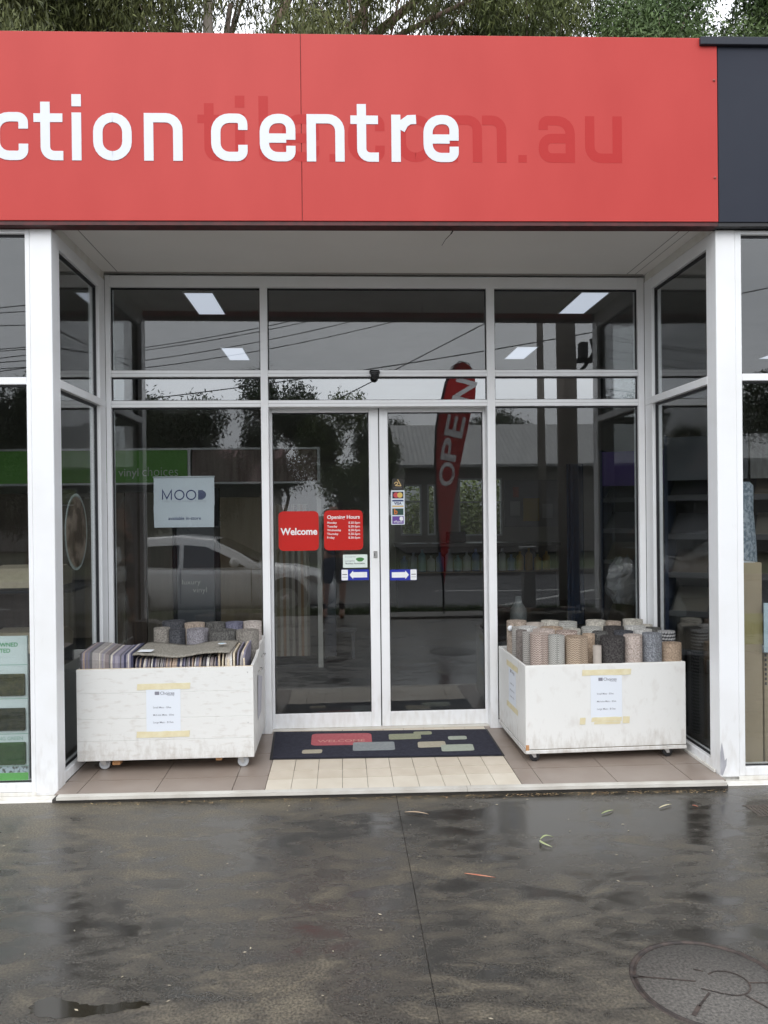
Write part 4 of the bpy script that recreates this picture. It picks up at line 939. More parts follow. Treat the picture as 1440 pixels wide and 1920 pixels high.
x = LX0 + .030; k = 0; RM = random.Random(5)
GM = 'thin mats standing on edge in the left trolley'
prof0 = lambda top, lean: [(LY0 + .022, zl), (LY0 + .022 + lean, top - .045), (LY0 + .050 + lean, top - .006), (LY0 + .09 + lean, top), (LY0 + .345, top + .012), (LY0 + .36, zl)]
while x < LX1 - .035:
    u = (x - LX0) / (LX1 - LX0)
    if u < .32: top = .748 + .012 * math.sin(u * 20); th = RM.choice((.008, .010, .013, .016)); mm = RM.choice([em_[q] for q in (0, 0, 1, 1, 3, 4, 7, 8, 8, 2, 5, 10)]); lb = ''
    elif u < .80: top = .714; th = RM.choice((.006, .008, .010, .014)); mm = RM.choice(em_); lb = 'thin mat standing on edge beneath the flat grey mat'
    else: top = .742 + RM.uniform(-.012, .014); th = RM.choice((.009, .012, .016)); mm = RM.choice(warm + warm + em_[:3]); lb = 'thin beige mat standing on edge right of the flat grey mat'
    if x + th > LX1 - .03: break
    sh = (-.02 if u < .32 else RM.uniform(-.008, .008) if u < .8 else .022 * math.sin(k * .9))
    mb = MB(); pr_ = prof0(top, RM.uniform(-.002, .003))
    vs = [(x + sh * max(0, (z_ - .6) / .14), y_, z_) for y_, z_ in pr_]
    mb.ext(vs, (th - .0008, 0, 0))
    EDGE.append((mb.build('edge_mat', mm), EN[mm.name], ('left of', 'beneath', 'right of')[0 if u < .32 else 1 if u < .8 else 2])); x += th; k += 1
def edge_label(i):
    o, c_, wh = EDGE[i]
    pv = EDGE[i - 1][1] if i else 'trolley side'; nx_ = EDGE[i + 1][1] if i + 1 < len(EDGE) else 'trolley side'
    return '%s edge mat between %s and %s, %s the flat grey mat' % (c_, pv, nx_, wh)
byname = {v: k for k, v in EN.items()}
for _ in range(400):
    lb = [edge_label(i) for i in range(len(EDGE))]; dup = [i for i in range(len(EDGE)) if lb.count(lb[i]) > 1]
    if not dup: break
    i = dup[-1]; c_ = RM.choice(list(byname)[:11]); EDGE[i] = (EDGE[i][0], c_, EDGE[i][2]); EDGE[i][0].data.materials[0] = MATS[byname[c_]]
for i in range(len(EDGE)): tag(EDGE[i][0], edge_label(i), 'mat', GM)
# the flat grey mat lying over them
gm = thing('grey_floor_mat', (-1.1, .45, .72), 'flat grey mat lying wavily over the upright mats of the left trolley', 'mat')
nx, ny = 40, 8; top_, bot_ = [], []
xa, xb = at(250, 1222, .31).x, at(432, 1222, .31).x
for j in range(ny + 1):
    for i in range(nx + 1):
        u, v = i / nx, j / ny; xx = xa + (xb - xa) * u + v * .012; yy = LY0 + .004 + v * .34
        z = .7285 + .016 * math.sin(u * 9.5 + .6) * (.35 + .65 * u) + .022 * max(0, u - .8) / .2 + v * .016 + (.006 if u < .1 else 0)
        z = max(z, .7185)
        top_.append((xx, yy, z + .010)); bot_.append((xx, yy, z))
mb = MB(); W_ = nx + 1; Q = len(top_)
fs = [(j * W_ + i, j * W_ + i + 1, (j + 1) * W_ + i + 1, (j + 1) * W_ + i) for j in range(ny) for i in range(nx)]
fs2 = [tuple(Q + q for q in reversed(f)) for f in fs]
bd = [i for i in range(W_)] + [(j + 1) * W_ - 1 for j in range(1, ny + 1)] + [ny * W_ + i for i in range(nx - 1, -1, -1)] + [j * W_ for j in range(ny - 1, 0, -1)]
sides = [(bd[i], bd[(i + 1) % len(bd)], Q + bd[(i + 1) % len(bd)], Q + bd[i]) for i in range(len(bd))]
mb.add(top_ + bot_, fs + fs2 + sides, True); mb.build('pile', carpet('taupe_carpet', (.27, .25, .215), (.33, .31, .27)), gm)
a, b = at(250, 1226, LY0 + .04), at(279, 1226, LY0 + .04)
MB().ext([(a.x + .03, LY0 + .02, .758), (b.x + .02, LY0 + .02, .757), (b.x + .03, LY0 + .065, .7625), (a.x + .04, LY0 + .065, .764)], (0, 0, .0012)).build('paper_tag', mat('white_tag', (.7, .72, .75), .5), gm)
c = at(418, 1221, LY0 + .17); MB().lathe([(.0001, .001), (.028, .001), (.028, 0)], (c.x, LY0 + .14, .781), 16).build('sticker', mat('white_tag', (.7, .72, .75), .5), gm)
MB().lathe([(.0001, .0014), (.015, .0014), (.015, .001)], (c.x, LY0 + .14, .781), 14).build('sticker_print', mat('sky_print', (.3, .5, .6), .5), gm)

# ------------------------------------------------------------------ manhole cover
mh = thing('manhole_cover', tuple(mh_c), 'round concrete filled manhole cover at the lower right', 'manhole')
conc = mat('cover_concrete', (.055, .051, .046), .5, (.16, .148, .132), 95, 6, .32, .68, bump=.6, bscale=260)
rst = mat('rusty_steel', (.028, .022, .020), .6, (.075, .055, .046), 22, 6, .4, .65, bump=.3)
MB().lathe([(.247, .0006), (.247, -.02), (.2715, -.02), (.2715, .0006), (.262, .0006), (.259, -.004), (.254, -.004), (.252, .0006), (.247, .0006)], tuple(mh_c), 72).build('steel_ring', rst, mh)
MB().lathe([(.0001, .0005), (.2465, 0), (.2465, -.02)], tuple(mh_c), 64).build('concrete_fill', conc, mh)
lines_ = [[(915, -1), None]]
bars = MB()
def bar(p0, p1, w_=.008):
    a = Vector((p0[0], p0[1], GZ + .0012)); b = Vector((p1[0], p1[1], GZ + .0012)); d = (b - a).normalized(); n_ = Vector((-d.y, d.x, 0)) * w_ / 2
    bars.ext([a - n_, b - n_, b + n_, a + n_], (0, 0, .0016))
bar((.945, -1.985), (1.135, -2.028), .005); bar((.925, -1.982), (.965, -1.991), .011); bar((1.153, -2.095), (1.085, -2.165), .007); bar((1.088, -2.160), (1.045, -2.21), .014)
arc = [(1.245 + .072 * math.cos(a), -2.045 + .072 * math.sin(a)) for a in [math.pi * .72 - k * math.pi * 1.42 / 14 for k in range(15)]]
bars.ribbon(arc, .005, lambda u, v: Vector((u, v, GZ + .0012)), (0, 0, .0014))
bar((1.189, -1.972), (1.160, -1.955), .004); bar((1.318, -2.05), (1.40, -2.055), .004); bar((1.27, -2.118), (1.31, -2.19), .006); bar((1.20, -2.105), (1.135, -2.07), .004)
bars.build('steel_rib', rst, mh)

# ------------------------------------------------------------------ drain grate at the right edge
dg_ = thing('drain_grate', (2.2, -.52, GZ), 'rusty drain grate in the wet concrete at the right edge', 'grate')
g = MB()
for i in range(14): g.box(2.14 + i * .022, 2.157 + i * .022, -.60, -.46, GZ + .0003, GZ + .0016)
for yy in (-.612, -.46): g.box(2.125, 2.45, yy, yy + .012, GZ + .0003, GZ + .002)
g.build('bar', mat('rusty_grate', (.06, .05, .042), .6, (.10, .082, .066), 30), dg_)

# ------------------------------------------------------------------ leaves on the ground, litter at the step
def gum_leaf(px0, px1, label, m, wid, curl=0.0, bend=0.0):
    a, b = atz(*px0, GZ + .003), atz(*px1, GZ + .003); d = b - a; L_ = d.length; d.normalize(); n_ = Vector((-d.y, d.x, 0)); mb = MB(); K = 9; up = []
    for i in range(K + 1):
        u = i / K; wv = wid * math.sin(math.pi * min(1, .06 + u * .94)) ** .8 * (1 - .25 * u); c = a + d * (L_ * u) + n_ * (bend * math.sin(math.pi * u)) + Vector((0, 0, .003 + curl * math.sin(math.pi * u)))
        up.append((c - n_ * wv / 2 + Vector((0, 0, .002)), c, c + n_ * wv / 2 + Vector((0, 0, .002))))
    vs = [p for r in up for p in r]; fs = []
    for i in range(K):
        for j in range(2): fs.append((3 * i + j, 3 * i + 3 + j, 3 * i + 4 + j, 3 * i + 1 + j))
    top = len(vs); mb.add(vs + [v - Vector((0, 0, .0008)) for v in vs], fs + [tuple(top + q for q in reversed(f)) for f in fs], True)
    tag(mb.build('gum_leaf', m), label, 'leaf', 'fallen gum leaves on the wet concrete')
lf_t = mat('dry_tan_leaf', (.50, .36, .24), .5, (.58, .45, .32), 30); lf_r = mat('red_leaf', (.45, .13, .08), .5, (.55, .25, .16), 30); lf_g = mat('green_leaf', (.32, .38, .17), .45, (.45, .48, .28), 30); lf_y = mat('pale_leaf', (.6, .54, .36), .5)
gum_leaf((759, 1524), (804, 1528), 'tan gum leaf just right of the joint, near the step', lf_t, .013, .004, .006)
gum_leaf((871, 1639), (929, 1647), 'reddish curved gum leaf on the wet concrete, nearest the camera', lf_r, .012, .004, -.008)
gum_leaf((1012, 1577), (1036, 1590), 'curled green gum leaf, the lower blade of the pair', lf_g, .018, .008, -.02)
gum_leaf((1013, 1575), (1038, 1571), 'curled green gum leaf, the upper blade of the pair', lf_g, .014, .010, .010)
gum_leaf((1128, 1527), (1150, 1520), 'small green gum leaf near the step, right of centre', lf_g, .012, .004)
gum_leaf((1236, 1516), (1259, 1509), 'pale gum leaf near the step, furthest right', lf_y, .012, .004)
gum_leaf((1298, 1511), (1309, 1514), 'tiny reddish gum leaf by the right post', lf_r, .010, .002)
rl = np.random.default_rng(8); mb = MB()
for i in range(420):
    xx = rl.uniform(-1.7, 2.15); 
    if rl.random() < .45: xx = rl.uniform(.6, 2.1)
    yy = yfront(xx) - .055 - abs(rl.normal(0, .022)); a = rl.uniform(0, 6.28); l_ = rl.uniform(.008, .035); w_ = rl.uniform(.003, .007); c = Vector((xx, yy, GZ + rl.uniform(.001, .007)))
    d = Vector((math.cos(a), math.sin(a) * .5, rl.uniform(-.1, .25))) * l_ / 2; n_ = Vector((-math.sin(a), math.cos(a), 0)) * w_ / 2
    mb.add([c - d, c + n_, c + d, c - n_], [(0, 1, 2, 3)])
mb.build('leaf_litter', mat('litter', (.30, .19, .10), .8, (.42, .32, .18), 9, island=.5), kind='stuff', normals=False)
mb = MB()
for i in range(110):
    xx = rl.uniform(-1.9, 2.2); yy = -rl.uniform(.2, 2.6); a = rl.uniform(0, 6.28); l_ = rl.uniform(.004, .012); c = Vector((xx, yy, GZ + .002)); d = Vector((math.cos(a), math.sin(a), 0)) * l_; n_ = Vector((-d.y, d.x, 0)) * .4
    mb.add([c - d, c + n_, c + d, c - n_], [(0, 1, 2, 3)])
mb.build('grit_litter', mat('pale_grit', (.30, .26, .2), .8, (.45, .4, .3), 9, island=.5), kind='stuff', normals=False)

# ------------------------------------------------------------------ things behind the front windows
def turf_board():
    Y = .075; x0, x1 = -2.75, at(52, 1300, Y).x
    t = thing('turf_sample_board', ((x0 + x1) / 2, Y, .03), 'pale green board of artificial grass swatches behind the left front window', 'display board')
    bdm = mat('pale_green_board', (.68, .78, .77), .5, (.72, .81, .80), 2)
    zt = at(20, 1193, Y).z; MB().box(x0, x1, Y, Y + .02, .035, zt, .002).build('board', bdm, t)
    zz = lambda py: at(25, py, Y).z
    for (p0, p1, c1, c2) in ((1263, 1304, (.045, .055, .018), (.10, .10, .035)), (1327, 1369, (.02, .032, .014), (.055, .06, .022)), (1391, 1433, (.03, .10, .022), (.045, .13, .03))):
        mg = mat('turf_%d' % p0, c1, .95, c2, 40, 6, bump=.9, bscale=300)
        mb = MB().box(x0 + .05, x1 - .012, Y - .018, Y + .001, zz(p1), zz(p0), .006); o = mb.build('turf_swatch', mg, t)
        r = np.random.default_rng(p0); n = 900; V = []; 
        bl = MB()
        for i in range(n):
            xx = r.uniform(-2.2, x1 - .015); z = r.uniform(zz(p1) + .004, zz(p0) - .004); q = Vector((xx, Y - .0185, z)); d = Vector((r.normal(0, .006), -r.uniform(.003, .008), r.normal(-.004, .006)))
            bl.add([q, q + Vector((.0016, 0, 0)), q + d], [(0, 1, 2)])
        bl.build('turf_pile', mg, o, normals=False)
    gr = mat('mid_green_print', (.10, .40, .18), .5); gr2 = mat('soft_green_print', (.30, .50, .42), .5); pl = mat('bright_green_print', (.16, .55, .12), .5)
    for p in (1246.5, 1310, 1376, 1436): MB().box(x0, x1, Y - .0008, Y + .001, zz(p) - .002, zz(p) + .002).build('print_line', gr2, t)
    def tx(body, pxr, py, hpx, m_, bold):
        b = at(pxr, py, Y); h = abs(at(pxr, py - hpx, Y).z - b.z)
        text_mb(body, b + Vector((0, -.001, 0)), (1, 0, 0), (0, 0, 1), None, h / .70, bold, 'R', .0006).build('lettering', m_, t, normals=False)
    tx('OWNED', 33.5, 1212, 7.5, gr, .02); tx('ATED', 19.5, 1223.5, 7.5, gr, .02); tx('TING GREEN', 43, 1387, 6.5, gr2, .01)
    MB().box(x0, x1 - .002, Y - .0009, Y + .001, zz(1465), zz(1449)).build('print_band', pl, t)
    MB().box(x0, x1 - .002, Y - .0008, Y + .001, zz(1448.6), zz(1437)).build('print_band', mat('pale_photo', (.5, .6, .66), .5, (.12, .14, .12), 30, 3, .48, .56), t)
turf_board()
card = mat('brown_cardboard', (.36, .285, .19), .8, (.40, .32, .215), 4, bump=.04, bscale=50); ctape = mat('parcel_tape', (.34, .29, .13), .3, (.38, .32, .16), 9)
def carton(x0, x1, y0, y1, z0, z1, label, tapez=None):
    t = thing('cardboard_carton', ((x0 + x1) / 2, (y0 + y1) / 2, z0), label, 'box', 'cardboard cartons behind the right front window')
    MB().box(x0, x1, y0, y1, z0, z1, .004).build('carton_body', card, t)
    for a, b in (tapez or []): MB().box(x0 - .0012, x1 + .0012, y0 - .0012, y0 + .01, a, b).build('tape', ctape, t)
    MB().box(x0 + .015, x1 - .03, y0 + .02, y1 - .02, z1 - .0004, z1 + .0015).build('label', sheet_m, t)
    return t
cz = lambda py: at(1410, py, .09).z
carton(2.37, 2.545, .09, .35, .0, cz(1055), 'tall brown carton taped across its middle, behind the right front window', [(cz(1208), cz(1150))])
c2_ = carton(2.57, 2.95, .12, .42, .0, cz(1228), 'lower brown carton with small print beside the tall one')
for i in range(7): MB().box(2.574, 2.586, .1188, .121, .50 + i * .03, .517 + i * .03).build('print_mark', ink, c2_)
sgn_ = at(1432, 1130, .06); MB().box(sgn_.x, sgn_.x + .5, .060, .064, cz(1222), cz(1130)).build('sheet', mat('pale_blue_sheet', (.5, .62, .68), .4))
tag(bpy.data.objects['sheet.%03d' % max([int(o.name[6:]) for o in bpy.data.objects if o.name.startswith('sheet.') and o.parent is None and 'label' not in o] or [0])] if any(o.name.startswith('sheet.') and o.parent is None for o in bpy.data.objects) else bpy.data.objects['sheet'], 'plain pale blue notice leaning on the lower carton at the right edge', 'notice')
# fluffy carpet roll standing behind the tall carton
mb = MB(); rr_ = np.random.default_rng(2)
prof = [(.0001, 1.80), (.10, 1.80), (.125, 1.775), (.128, 1.6), (.135, 1.4), (.145, 1.2), (.15, .8), (.15, .0)]
mb.lathe([(r_ + rr_.normal(0, .002), h_) for r_, h_ in prof], (2.59, .53, 0.001), 22)
tag(mb.build('carpet_roll', mat('fluffy_blue_grey', (.17, .22, .27), .95, (.42, .47, .52), 45, 4, .4, .6, bump=1.0, bscale=120)), 'fluffy blue grey carpet roll standing behind the tall carton', 'carpet roll')

# round picture sticker on the left side window
ov = thing('round_sticker', (-1.829, .52, 1.28), 'round photo sticker on the left side window of the recess', 'sticker')
YC, ZC = .525, 1.515
MB().ext([(-1.8336, YC + .20 * math.cos(k * math.pi / 16), ZC + .235 * math.sin(k * math.pi / 16)) for k in range(32)], (-.002, 0, 0)).build('photo', mat('interior_photo', (.12, .08, .05), .4, (.42, .33, .26), 7, 2, .42, .55), ov)
MB().ribbon([(YC + .205 * math.cos(k * math.pi / 16), ZC + .24 * math.sin(k * math.pi / 16)) for k in range(32)], .022, lambda u, v: Vector((-1.8336, u, v)), (-.0024, 0, 0), True).build('rim', mat('pale_rim', (.55, .62, .6), .4), ov)

# ------------------------------------------------------------------ interior: ceiling lights
panel_e = emit_mat('light_diffuser', (.80, .86, 1.0), 0.82)
cl = None
for i, (x_, y_) in enumerate(((-1.355, 2.765), (-1.39, 5.17), (2.23, 2.70), (2.18, 5.11), (-5.0, 2.765), (-5.0, 5.17), (5.6, 2.7), (5.6, 5.11))):
    lab = ['lit ceiling light nearest the left window pane', 'lit ceiling light further back behind the left pane', 'lit ceiling light nearest the right window pane', 'lit ceiling light further back behind the right pane', 'lit ceiling light near the left wall, front row', 'lit ceiling light near the left wall, back row', 'lit ceiling light near the right wall, front row', 'lit ceiling light near the right wall, back row', 'lit ceiling light near the rear wall'][i]
    if cl is None:
        cl = thing('ceiling_light', (x_, y_, 3.599), lab, 'ceiling light', 'lit ceiling lights in the shop')
        MB().box(x_ - .125, x_ + .125, y_ - .385, y_ + .385, 3.590, 3.5985).build('diffuser', panel_e, cl)
        MB().box(x_ - .137, x_ - .1255, y_ - .397, y_ + .397, 3.586, 3.599).box(x_ + .1255, x_ + .137, y_ - .397, y_ + .397, 3.586, 3.599).box(x_ - .1254, x_ + .1254, y_ - .397, y_ - .3855, 3.586, 3.599).box(x_ - .1254, x_ + .1254, y_ + .3855, y_ + .397, 3.586, 3.599).build('frame', white, cl)
    else: copy_tree(cl, (x_, y_, 3.599), lab)

# interior: vinyl display on the left
vd = thing('vinyl_display', (-1.65, 3.6, 0), 'tall vinyl flooring display with green header behind the left window', 'display stand')
vg = mat('vinyl_green', (.12, .34, .05), .45); vb = mat('vinyl_brown_photo', (.13, .085, .075), .45, (.20, .15, .13), 3, 6, stretch=(6, 1, .6)); silver = mat('silver_frame', (.5, .5, .5), .35, metal=.3); blackm = mat('matt_black', (.01, .01, .013), .6)
Yd = 3.5
def dpx(px0, px1, z0, z1, name, m_, y0=0.0, th=.03, bev=.002):
    a, b = at(px0, 950, Yd).x, at(px1, 950, Yd).x; return MB().box(a, b, Yd + y0, Yd + y0 + th, z0, z1, bev).build(name, m_, vd)
hz0, hz1 = at(350, 908, Yd).z, at(350, 840, Yd).z
dpx(-120, 352, hz0 + .02, hz1 - .02, 'green_header', vg); dpx(361, 595, hz0 + .02, hz1 - .02, 'photo_header', vb)
fr_ = MB(); X0, X1 = at(-130, 900, Yd).x, at(600, 900, Yd).x
fr_.box(X0, X1, Yd - .01, Yd + .04, hz1 - .02, hz1).box(X0, X1, Yd - .01, Yd + .04, hz0, hz0 + .02)
for p in (352.5, 595.5): fr_.box(at(p, 900, Yd).x, at(p, 900, Yd).x + .028, Yd - .009, Yd + .039, hz0 + .02, hz1 - .02)
fr_.build('header_frame', silver, vd)
put_text(vd, 'vinyl', 222, 893, Yd, 38, mat('pale_print', (.6, .65, .55), .5), .01, .004); put_text(vd, 'choices', 267, 893, Yd, 67, mat('pale_print', (.6, .65, .55), .5), -.012, .004, 'L', 1.15)
wood = lambda n, c1, c2: mat(n, c1, .5, c2, 4, 6, .35, .65, stretch=(5, 1, .5))
bd1 = wood('dark_brown_board', (.055, .038, .028), (.075, .052, .04)); bd2 = wood('mid_brown_board', (.10, .075, .055), (.135, .105, .08)); bd3 = wood('taupe_board', (.105, .09, .07), (.13, .112, .088)); bd4 = wood('olive_oak_board', (.13, .10, .058), (.165, .13, .08)); bd5 = mat('grey_panel_board', (.10, .108, .122), .5); lo_ = wood('pale_oak_strip', (.22, .20, .165), (.27, .24, .20)); rd_ = wood('red_oak_strip', (.17, .10, .05), (.22, .14, .08))
for p0, p1, mm in ((-120, -40, bd2), (-38, 60, bd1), (62, 205, bd3), (206, 233, bd2), (234, 273, bd1), (275, 322, bd3)): dpx(p0, p1, .04, 1.84, 'sample_board', mm)
dpx(323, 329.5, .02, 1.88, 'upright', blackm, -.01, .05); dpx(330.5, 401, .10, 1.80, 'grey_panel', bd5); dpx(402, 411, .02, 1.88, 'upright', blackm, -.01, .05); dpx(412, 492, .04, 1.78, 'sample_board', bd4)
dpx(493, 510, .02, 1.80, 'upright', blackm, .0, .05)
put_text(vd, 'luxury', 342, 1096, Yd, 34, mat('pale_print', (.6, .65, .55), .5), -.01, .004); put_text(vd, 'vinyl', 362, 1111, Yd, 26, mat('pale_print', (.6, .65, .55), .5), -.012, .004)
strips = [lo_, bd4, lo_, rd_, lo_, bd3, lo_, bd1, lo_, rd_, lo_, bd3]
for i in range(12): dpx(512 + i * 5.6, 512 + (i + 1) * 5.6 - .3, .12, 1.70, 'sample_strip', strips[i], .0, .03, .0)
dpx(594, 603, .0, 1.88, 'end_post', mat('cream_post', (.42, .41, .38), .5), -.02, .06); dpx(606, 628, .1, 1.6, 'end_board', mat('blue_black_board', (.02, .025, .04), .4), .06, .03)
MB().box(-3.6, -.35, 3.5, 4.1, 0.0005, .035).build('plinth', blackm, vd)
tag(MB().box(-.335, .05, 3.9, 4.3, .30, .34).box(-.30, -.27, 3.93, 3.96, .0005, .2995).box(0.0, .03, 3.93, 3.96, .0005, .2995).box(-.30, -.27, 4.2, 4.23, .0005, .2995).box(0, .03, 4.2, 4.23, .0005, .2995).build('low_bench', mat('dark_steel', (.09, .09, .10), .4)), 'low metal bench inside behind the left door', 'bench')
# counter and rear items
ct = thing('service_counter', (2.1, 8.2, 0), 'dark service counter below the rear windows', 'counter')
MB().box(.75, 3.45, 7.9, 8.5, 1.02, 1.07, .004).build('worktop', mat('grey_laminate', (.10, .105, .10), .3), ct); MB().box(.80, 3.4, 8.0, 8.45, .0005, 1.019).build('front_panel', mat('dark_front', (.035, .033, .04), .6), ct)
MB().box(.80, 3.4, 7.86, 7.99, .60, .62).build('shelf', mat('timber_shelf', (.3, .25, .18), .5), ct)
bt = [mat('bottle_blue', (.14, .22, .46), .3), mat('bottle_grey', (.36, .40, .50), .3), mat('bottle_teal', (.14, .30, .36), .3), mat('bottle_white', (.5, .52, .55), .3), mat('bottle_amber', (.40, .24, .04), .3)]
for i in range(17):
    xx = .90 + i * .145; h_ = .20 + .05 * (i % 3); h_ += .06; tp_ = [(.0001, 0), (.058, 0), (.062, .01), (.062, h_ * .72), (.02, h_ * .86), (.02, h_), (.0001, h_)]
    o = MB().lathe(tp_, (xx, 7.925, .6205), 12).build('bottle', bt[i % 4] if i < 13 else bt[4]); tag(o, '%s product bottle on the counter shelf, %s from the left' % (('blue', 'grey', 'teal', 'white')[i % 4] if i < 13 else 'amber', ('first', 'second', 'third', 'fourth', 'fifth', 'sixth', 'seventh', 'eighth', 'ninth', 'tenth', 'eleventh', 'twelfth', 'thirteenth', 'fourteenth', 'fifteenth', 'sixteenth', 'seventeenth')[i]), 'bottle', 'product bottles on the counter shelf')
for i, (a, b) in enumerate(((775, 800), (810, 824))):
    p = at(a, 1015, 8.0); q = at(b, 1015, 8.0); tag(MB().box(p.x, q.x, 7.95, 8.15, 1.0705, 1.076).build('paper_pile', mat('white_paper', (.7, .74, .8), .7)), 'loose white papers on the counter, %s of the two piles' % ('larger' if i == 0 else 'smaller'), 'papers')
tag(MB().box(1.62, 1.95, 8.2, 8.24, 1.0705, 1.25, .01).box(1.76, 1.80, 8.24, 8.26, 1.0705, 1.2).build('monitor', blk), 'dark computer monitor on the counter', 'monitor')
mb = MB().box(2.75, 3.7, 8.93, 8.96, 1.3, 2.12); nb = mb.build('notice_board', mat('board_grey', (.22, .22, .23), .7)); tag(nb, 'grey notice board with papers on the rear wall', 'notice board')
for i, (a, b, z0, z1, c) in enumerate(((2.85, 3.02, 1.5, 1.75, (.5, .5, .5)), (3.08, 3.36, 1.40, 1.80, (.40, .27, .04)), (3.42, 3.6, 1.45, 1.7, (.45, .46, .48)), (2.9, 3.0, 1.82, 2.0, (.4, .1, .08)))):
    MB().box(a, b, 8.92, 8.9285, z0, z1).build('pinned_paper', mat('pin_%s' % 'abcd'[i], c, .6), nb)
# right racks
def sample_rack(y0, label, header):
    t = thing('sample_rack', (3.9, y0, 0), label, 'display rack', 'carpet sample racks along the right wall')
    T = Matrix.Translation((2.95, y0, 0)) @ Matrix.Rotation(rad(-32), 4, 'Z')
    MB().box(0, .03, -.02, .5, .0005, 2.3).box(1.47, 1.5, -.02, .5, .0005, 2.3).xf(T).build('upright', mat('dark_blue_upright', (.015, .03, .07), .5), t)
    MB().box(.031, .72, -.03, .0, 1.88, 2.28).xf(T).build('header', mat('purple_header', (.10, .05, .26), .5) if header else bd5, t); MB().box(.74, 1.469, -.03, .0, 1.88, 2.28).xf(T).build('photo_header', mat('pale_photo_header', (.26, .26, .25), .5, (.16, .15, .14), 5, stretch=(5, 5, 1)), t)
    MB().box(.031, 1.469, .44, .46, .0005, 1.87).xf(T).build('back_panel', blackm, t)
    cols_ = [(.09, .075, .06), (.16, .13, .10), (.05, .05, .055), (.22, .20, .17), (.12, .12, .13)]
    for j in range(5):
        z = .25 + j * .36
        MB().ext([(.031, .0, z), (1.469, .0, z), (1.469, .44, z + .20), (.031, .44, z + .20)], (0, 0, .015)).xf(T).build('sloping_shelf', mat('shelf_grey', (.06, .06, .065), .5), t)
        for k in range(4):
            a = .06 + k * .355; c = cols_[(j * 3 + k * 2) % 5]
            MB().ext([(a, .02, z + .026), (a + .30, .02, z + .026), (a + .30, .42, z + .21), (a, .42, z + .21)], (0, -.006, .03)).xf(T).build('sample_book', mat('sample_%d' % ((j * 3 + k * 2) % 5), c, .7), t)
        MB().box(.031, 1.469, -.012, -.001, z + .0, z + .05).xf(T).build('ticket_strip', mat('ticket', (.075, .075, .08), .5), t)
    return t
sample_rack(4.4, 'carpet sample rack with purple header seen behind the right pane', True); sample_rack(2.55, 'carpet sample rack with grey header close to the right side window', False)
# leaning boards in the right corner
tag(MB().ext([(2.33, .55, .0005), (2.33, .95, .0005), (2.30, .95, .95), (2.30, .55, .95)], (.02, 0, 0)).xf(Matrix.Identity(4)).build('sample_board', mat('pale_sample', (.32, .36, .34), .5)), 'pale sample board leaning just inside the right side window', 'board') if False else None
wbt = MB().lathe([(.0001, 0), (.07, 0), (.075, .02), (.075, .20), (.03, .27), (.025, .32), (.0001, .32)], (at(972, 1135, 2.3).x, 2.3, .5205), 16).build('white_bottle', mat('cloudy_plastic', (.13, .14, .14), .5)); tag(wbt, 'white plastic bottle on a low table behind the right pane', 'bottle')
tag(MB().box(1.2, 2.6, 2.1, 2.7, .48, .519, .004).box(1.25, 1.3, 2.15, 2.2, .0005, .4795).box(2.5, 2.55, 2.15, 2.2, .0005, .4795).box(1.25, 1.3, 2.6, 2.65, .0005, .4795).box(2.5, 2.55, 2.6, 2.65, .0005, .4795).build('low_table', blackm), 'low dark table behind the right pane', 'table')
def crumpled(px, py, w_, h_, yy, label, m_, seed):
    c = at(px, py, yy); r = np.random.default_rng(seed); mb = MB(); n = 18; K = 9; vs = []
    for i in range(K + 1):
        u = i / K; rr = w_ / 2 * (math.sin(math.pi * min(1, .12 + u * .8)) ** .6)
        for k in range(n):
            a = 2 * math.pi * k / n; q = rr * (1 + r.normal(0, .10)); vs.append((c.x + q * math.cos(a), yy + q * .6 * math.sin(a), c.z - h_ / 2 + h_ * u + r.normal(0, .012)))
    fs = [(i * n + k, i * n + (k + 1) % n, (i + 1) * n + (k + 1) % n, (i + 1) * n + k) for i in range(K) for k in range(n)] + [tuple(reversed(range(n))), tuple(range(K * n, K * n + n))]
    tag(mb.add(vs, fs, False).build('plastic_bag', m_), label, 'bag')
bagm = mat('milky_plastic', (.14, .145, .15), .4)
crumpled(1168, 1088, .34, .46, 3.2, 'crumpled pale plastic bag among the stock behind the right pane', bagm, 3); crumpled(1270, 1120, .42, .62, 3.0, 'large crumpled pale bag seen through the right side window', mat('dull_plastic', (.11, .11, .115), .4), 4)
dr = MB(); A_, B_ = at(1066, 1120, 3.7), at(1092, 870, 3.7); W_ = [(A_.x + (B_.x - A_.x) * k / 10, 3.7 + .03 * math.sin(k * 1.9)) for k in range(11)]
dr.ribbon(W_, .02, lambda u, v: Vector((u, v, .0005)), (0, 0, B_.z)); tag(dr.build('blue_drape', mat('navy_cloth', (.012, .028, .065), .8)), 'narrow dark blue carpet length hanging behind the right pane', 'carpet')
# low wall of samples behind left side window
def lump(x, y, z, label):
    mb = MB(); mb.ext([(x, y, z), (x, y + .42, z), (x, y + .44, z + .10), (x, y + .3, z + .16), (x, y + .12, z + .14), (x, y + .01, z + .05)], (-.5, 0, 0)); tag(mb.build('folded_sample', mat('cream_sample', (.42, .36, .27), .9, (.46, .4, .3), 30)), label, 'carpet sample')
sh = thing('sample_shelf', (-2.6, 1.6, 0), 'dark shelf unit of folded samples behind the left side window', 'shelf')
for z in (.55, 1.05): MB().box(-3.2, -2.1, 1.2, 2.1, z, z + .02).build('shelf_board', blackm, sh)
MB().box(-3.2, -3.17, 1.2, 2.1, .0005, 1.4).box(-2.13, -2.1, 2.06, 2.1, .0005, 1.4).build('upright', blackm, sh)
lump(-2.3, 1.4, .5705, 'cream folded sample on the lower shelf inside the left side window'); lump(-2.3, 1.4, 1.0705, 'cream folded sample on the upper shelf inside the left side window')

